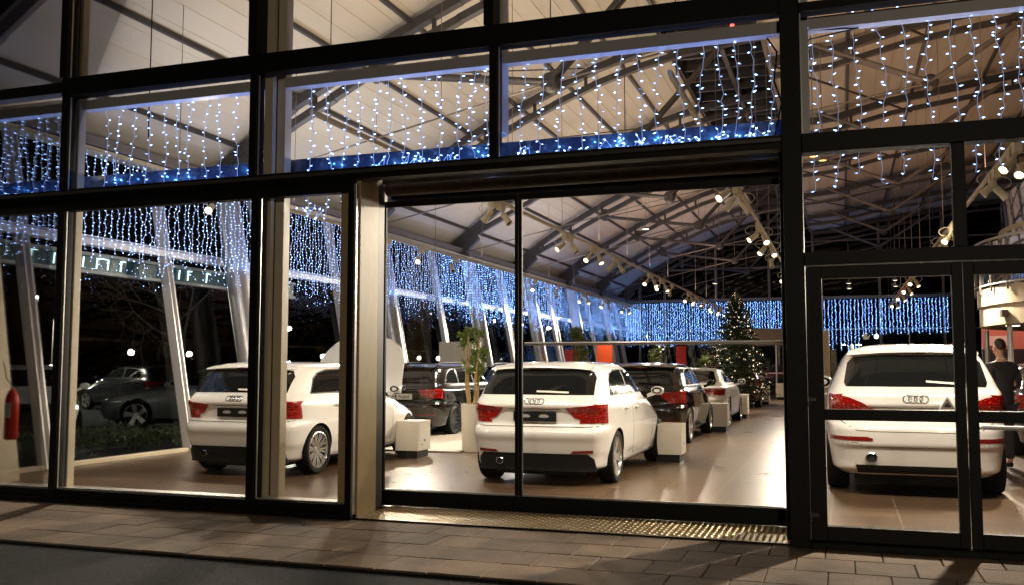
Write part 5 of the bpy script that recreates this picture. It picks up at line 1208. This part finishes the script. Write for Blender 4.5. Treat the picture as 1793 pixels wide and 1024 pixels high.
s.build('ear', 'skin', bd_, smooth=50, world=False)
skinmesh('hair', [((0, -.028, 1.665), (.056, .040)), ((0, -.018, 1.72), (.078, .070)), ((0, .012, 1.785), (.078, .088)), ((0, .08, 1.805), (.060, .045))], [(0, 1), (1, 2), (2, 3)], 'hair', pp)
jk = [((0, 0, .80), (.20, .135)), ((0, 0, .96), (.185, .13)), ((0, 0, 1.12), (.172, .12)), ((0, 0, 1.30), (.215, .135)), ((0, -.012, 1.45), (.175, .105)), ((0, -.01, 1.52), (.085, .07)),
      ((.205, -.01, 1.43), .078), ((.275, -.03, 1.17), .064), ((.17, .18, 1.105), .048), ((-.205, -.01, 1.43), .078), ((-.275, -.02, 1.17), .064), ((-.16, .20, 1.14), .048)]
skinmesh('jacket', jk, [(0, 1), (1, 2), (2, 3), (3, 4), (4, 5), (4, 6), (6, 7), (7, 8), (4, 9), (9, 10), (10, 11)], 'suit', pp)
tr = [((0, 0, .93), (.16, .115)), ((.10, 0, .84), .098), ((.105, .02, .50), .078), ((.11, 0, .11), .068), ((-.10, 0, .84), .098), ((-.105, .03, .50), .078), ((-.11, 0, .11), .068)]
skinmesh('trousers', tr, [(0, 1), (1, 2), (2, 3), (0, 4), (4, 5), (5, 6)], 'suit', pp)
for sx in (-1, 1): skinmesh('shoe', [((sx*.11, -.03, .05), .045), ((sx*.115, .08, .04), (.045, .035)), ((sx*.12, .17, .035), (.035, .028))], [(0, 1), (1, 2)], 'plastic', pp)
s = MB(); s.lathe([(.062, 1.515), (.066, 1.515), (.06, 1.56), (.055, 1.56)], 24, Matrix.Translation((0, .0, 0)), close=True); s.build('shirt_collar', 'shirt', pp, smooth=40, world=False)
pa = MB(); pa.add([(-.12, .24, 1.10), (.10, .24, 1.08), (.10, .36, 1.32), (-.12, .36, 1.34), (-.12, .242, 1.099), (.10, .242, 1.079), (.10, .362, 1.319), (-.12, .362, 1.339)], [(0, 1, 2, 3), (7, 6, 5, 4), (0, 4, 5, 1), (1, 5, 6, 2), (2, 6, 7, 3), (3, 7, 4, 0)])
po = pa.build('paper_sheet', 'paper', None); po.location = (2.14, 7.0, 0); po.rotation_euler.z = R(38); tag(po, 'white sheet of paper held by the man in the dark suit', 'paper')

# ================================================================ OUTSIDE
f = MB()
for _ in range(11000):
    x = random.uniform(-12.9, -11.15); y = random.uniform(-2, 21); hgt = .20+.22*(.5+.5*math.sin(x*3.1+y*1.7)*math.cos(y*.9))+.1*random.random()
    p = Vector((x, y, -.03+hgt*random.random()**.4)); a = Vector(rng.normal(size=3)).normalized(); b_ = a.orthogonal().normalized(); s_ = random.uniform(.03, .07)
    f.add([p-a*s_, p+b_*s_*.5, p+a*s_, p-b_*s_*.5], [(0, 1, 2, 3)])
o = f.build('ground_cover', 'hedge'); o['kind'] = 'stuff'
MB().box(-13.5, -13.35, -3, 44, -.05, .10).build('kerb', 'concrete')['kind'] = 'structure'
MB().box(-11.1, -10.75, -3, 44, -.05, .0).build('gravel_margin', 'concrete')['kind'] = 'structure'
for (x, y, h, lb) in ((-41.9, 32.3, 5.2, 'tall double-headed street lamp far outside, leftmost'), (-24.5, 16.4, 2.95, 'bright low street lamp outside behind the silver car'), (-22, 26, 3.0, 'street lamp outside left of the raised bonnet'), (-31, 18, 2.4, 'dimmer distant lamp outside at the left'), (-19.5, -.5, 4.6, 'street lamp outside at the near corner of the building')):  # last lamp is added out of view to brighten the outside area
    t = thing('street_lamp', lb, 'street lamp', (x, y, 0), 'street lamps outside')
    MB().tube((x, y, -.03), (x, y, h), .07, .045, n=10).build('pole', 'steel_light', t)
    MB().beam((x, y, h), (x+.5, y-.3, h+.05), .14, .06).build('lamp_arm', 'steel_light', t)
    s = MB(); s.lathe([(0, -.10), (.08, -.08), (.12, -.02), (.1, .04), (0, .05)], 14, Matrix.Translation((x+.5, y-.3, h-.02))); s.build('lamp_head', 'street', t, smooth=50)
    light('POINT', 'street_lamp_light', (x+.5, y-.3, h-.2), 260, (1, .9, .7), rad=.1)
for k, (x, y, h, lb) in enumerate(((-27, 26, 7, 'bare dark tree outside beyond the parked cars, leftmost'), (-24, 36, 8, 'bare dark tree outside behind the street lamp'), (-30, 14, 6, 'bare dark tree outside beyond the far left glass'))):
    t = thing('bare_tree', lb, 'tree', (x, y, 0), 'bare trees outside')
    s = MB(); s.tube((x, y, -.03), (x, y, h*.35), .18, .13, n=10); s.build('trunk', 'bark', t)
    s = MB()
    def br(p, d, l_, r_, n_):
        q = p+d*l_; s.tube(p, q, r_, r_*.6, n=5, cap=False)
        if n_:
            for _ in range(3):
                dd = (d+Vector(rng.normal(size=3))*.45).normalized(); br(q, dd, l_*.72, r_*.6, n_-1)
    for _ in range(4): br(Vector((x, y, h*.34)), (Vector((0, 0, 1))+Vector(rng.normal(size=3))*.4).normalized(), h*.22, .09, 4)
    s.build('crown', 'bark', t)
# warm and cool spill on the forecourt comes from the hall; an added spot behind the camera brightens posts and car backs
light('SPOT', 'forecourt_fill', (4, -28, 5), 2700, (1, .84, .62), spot=R(50), blend=.6, rad=.25, target=(-3.5, 0, 1.2))
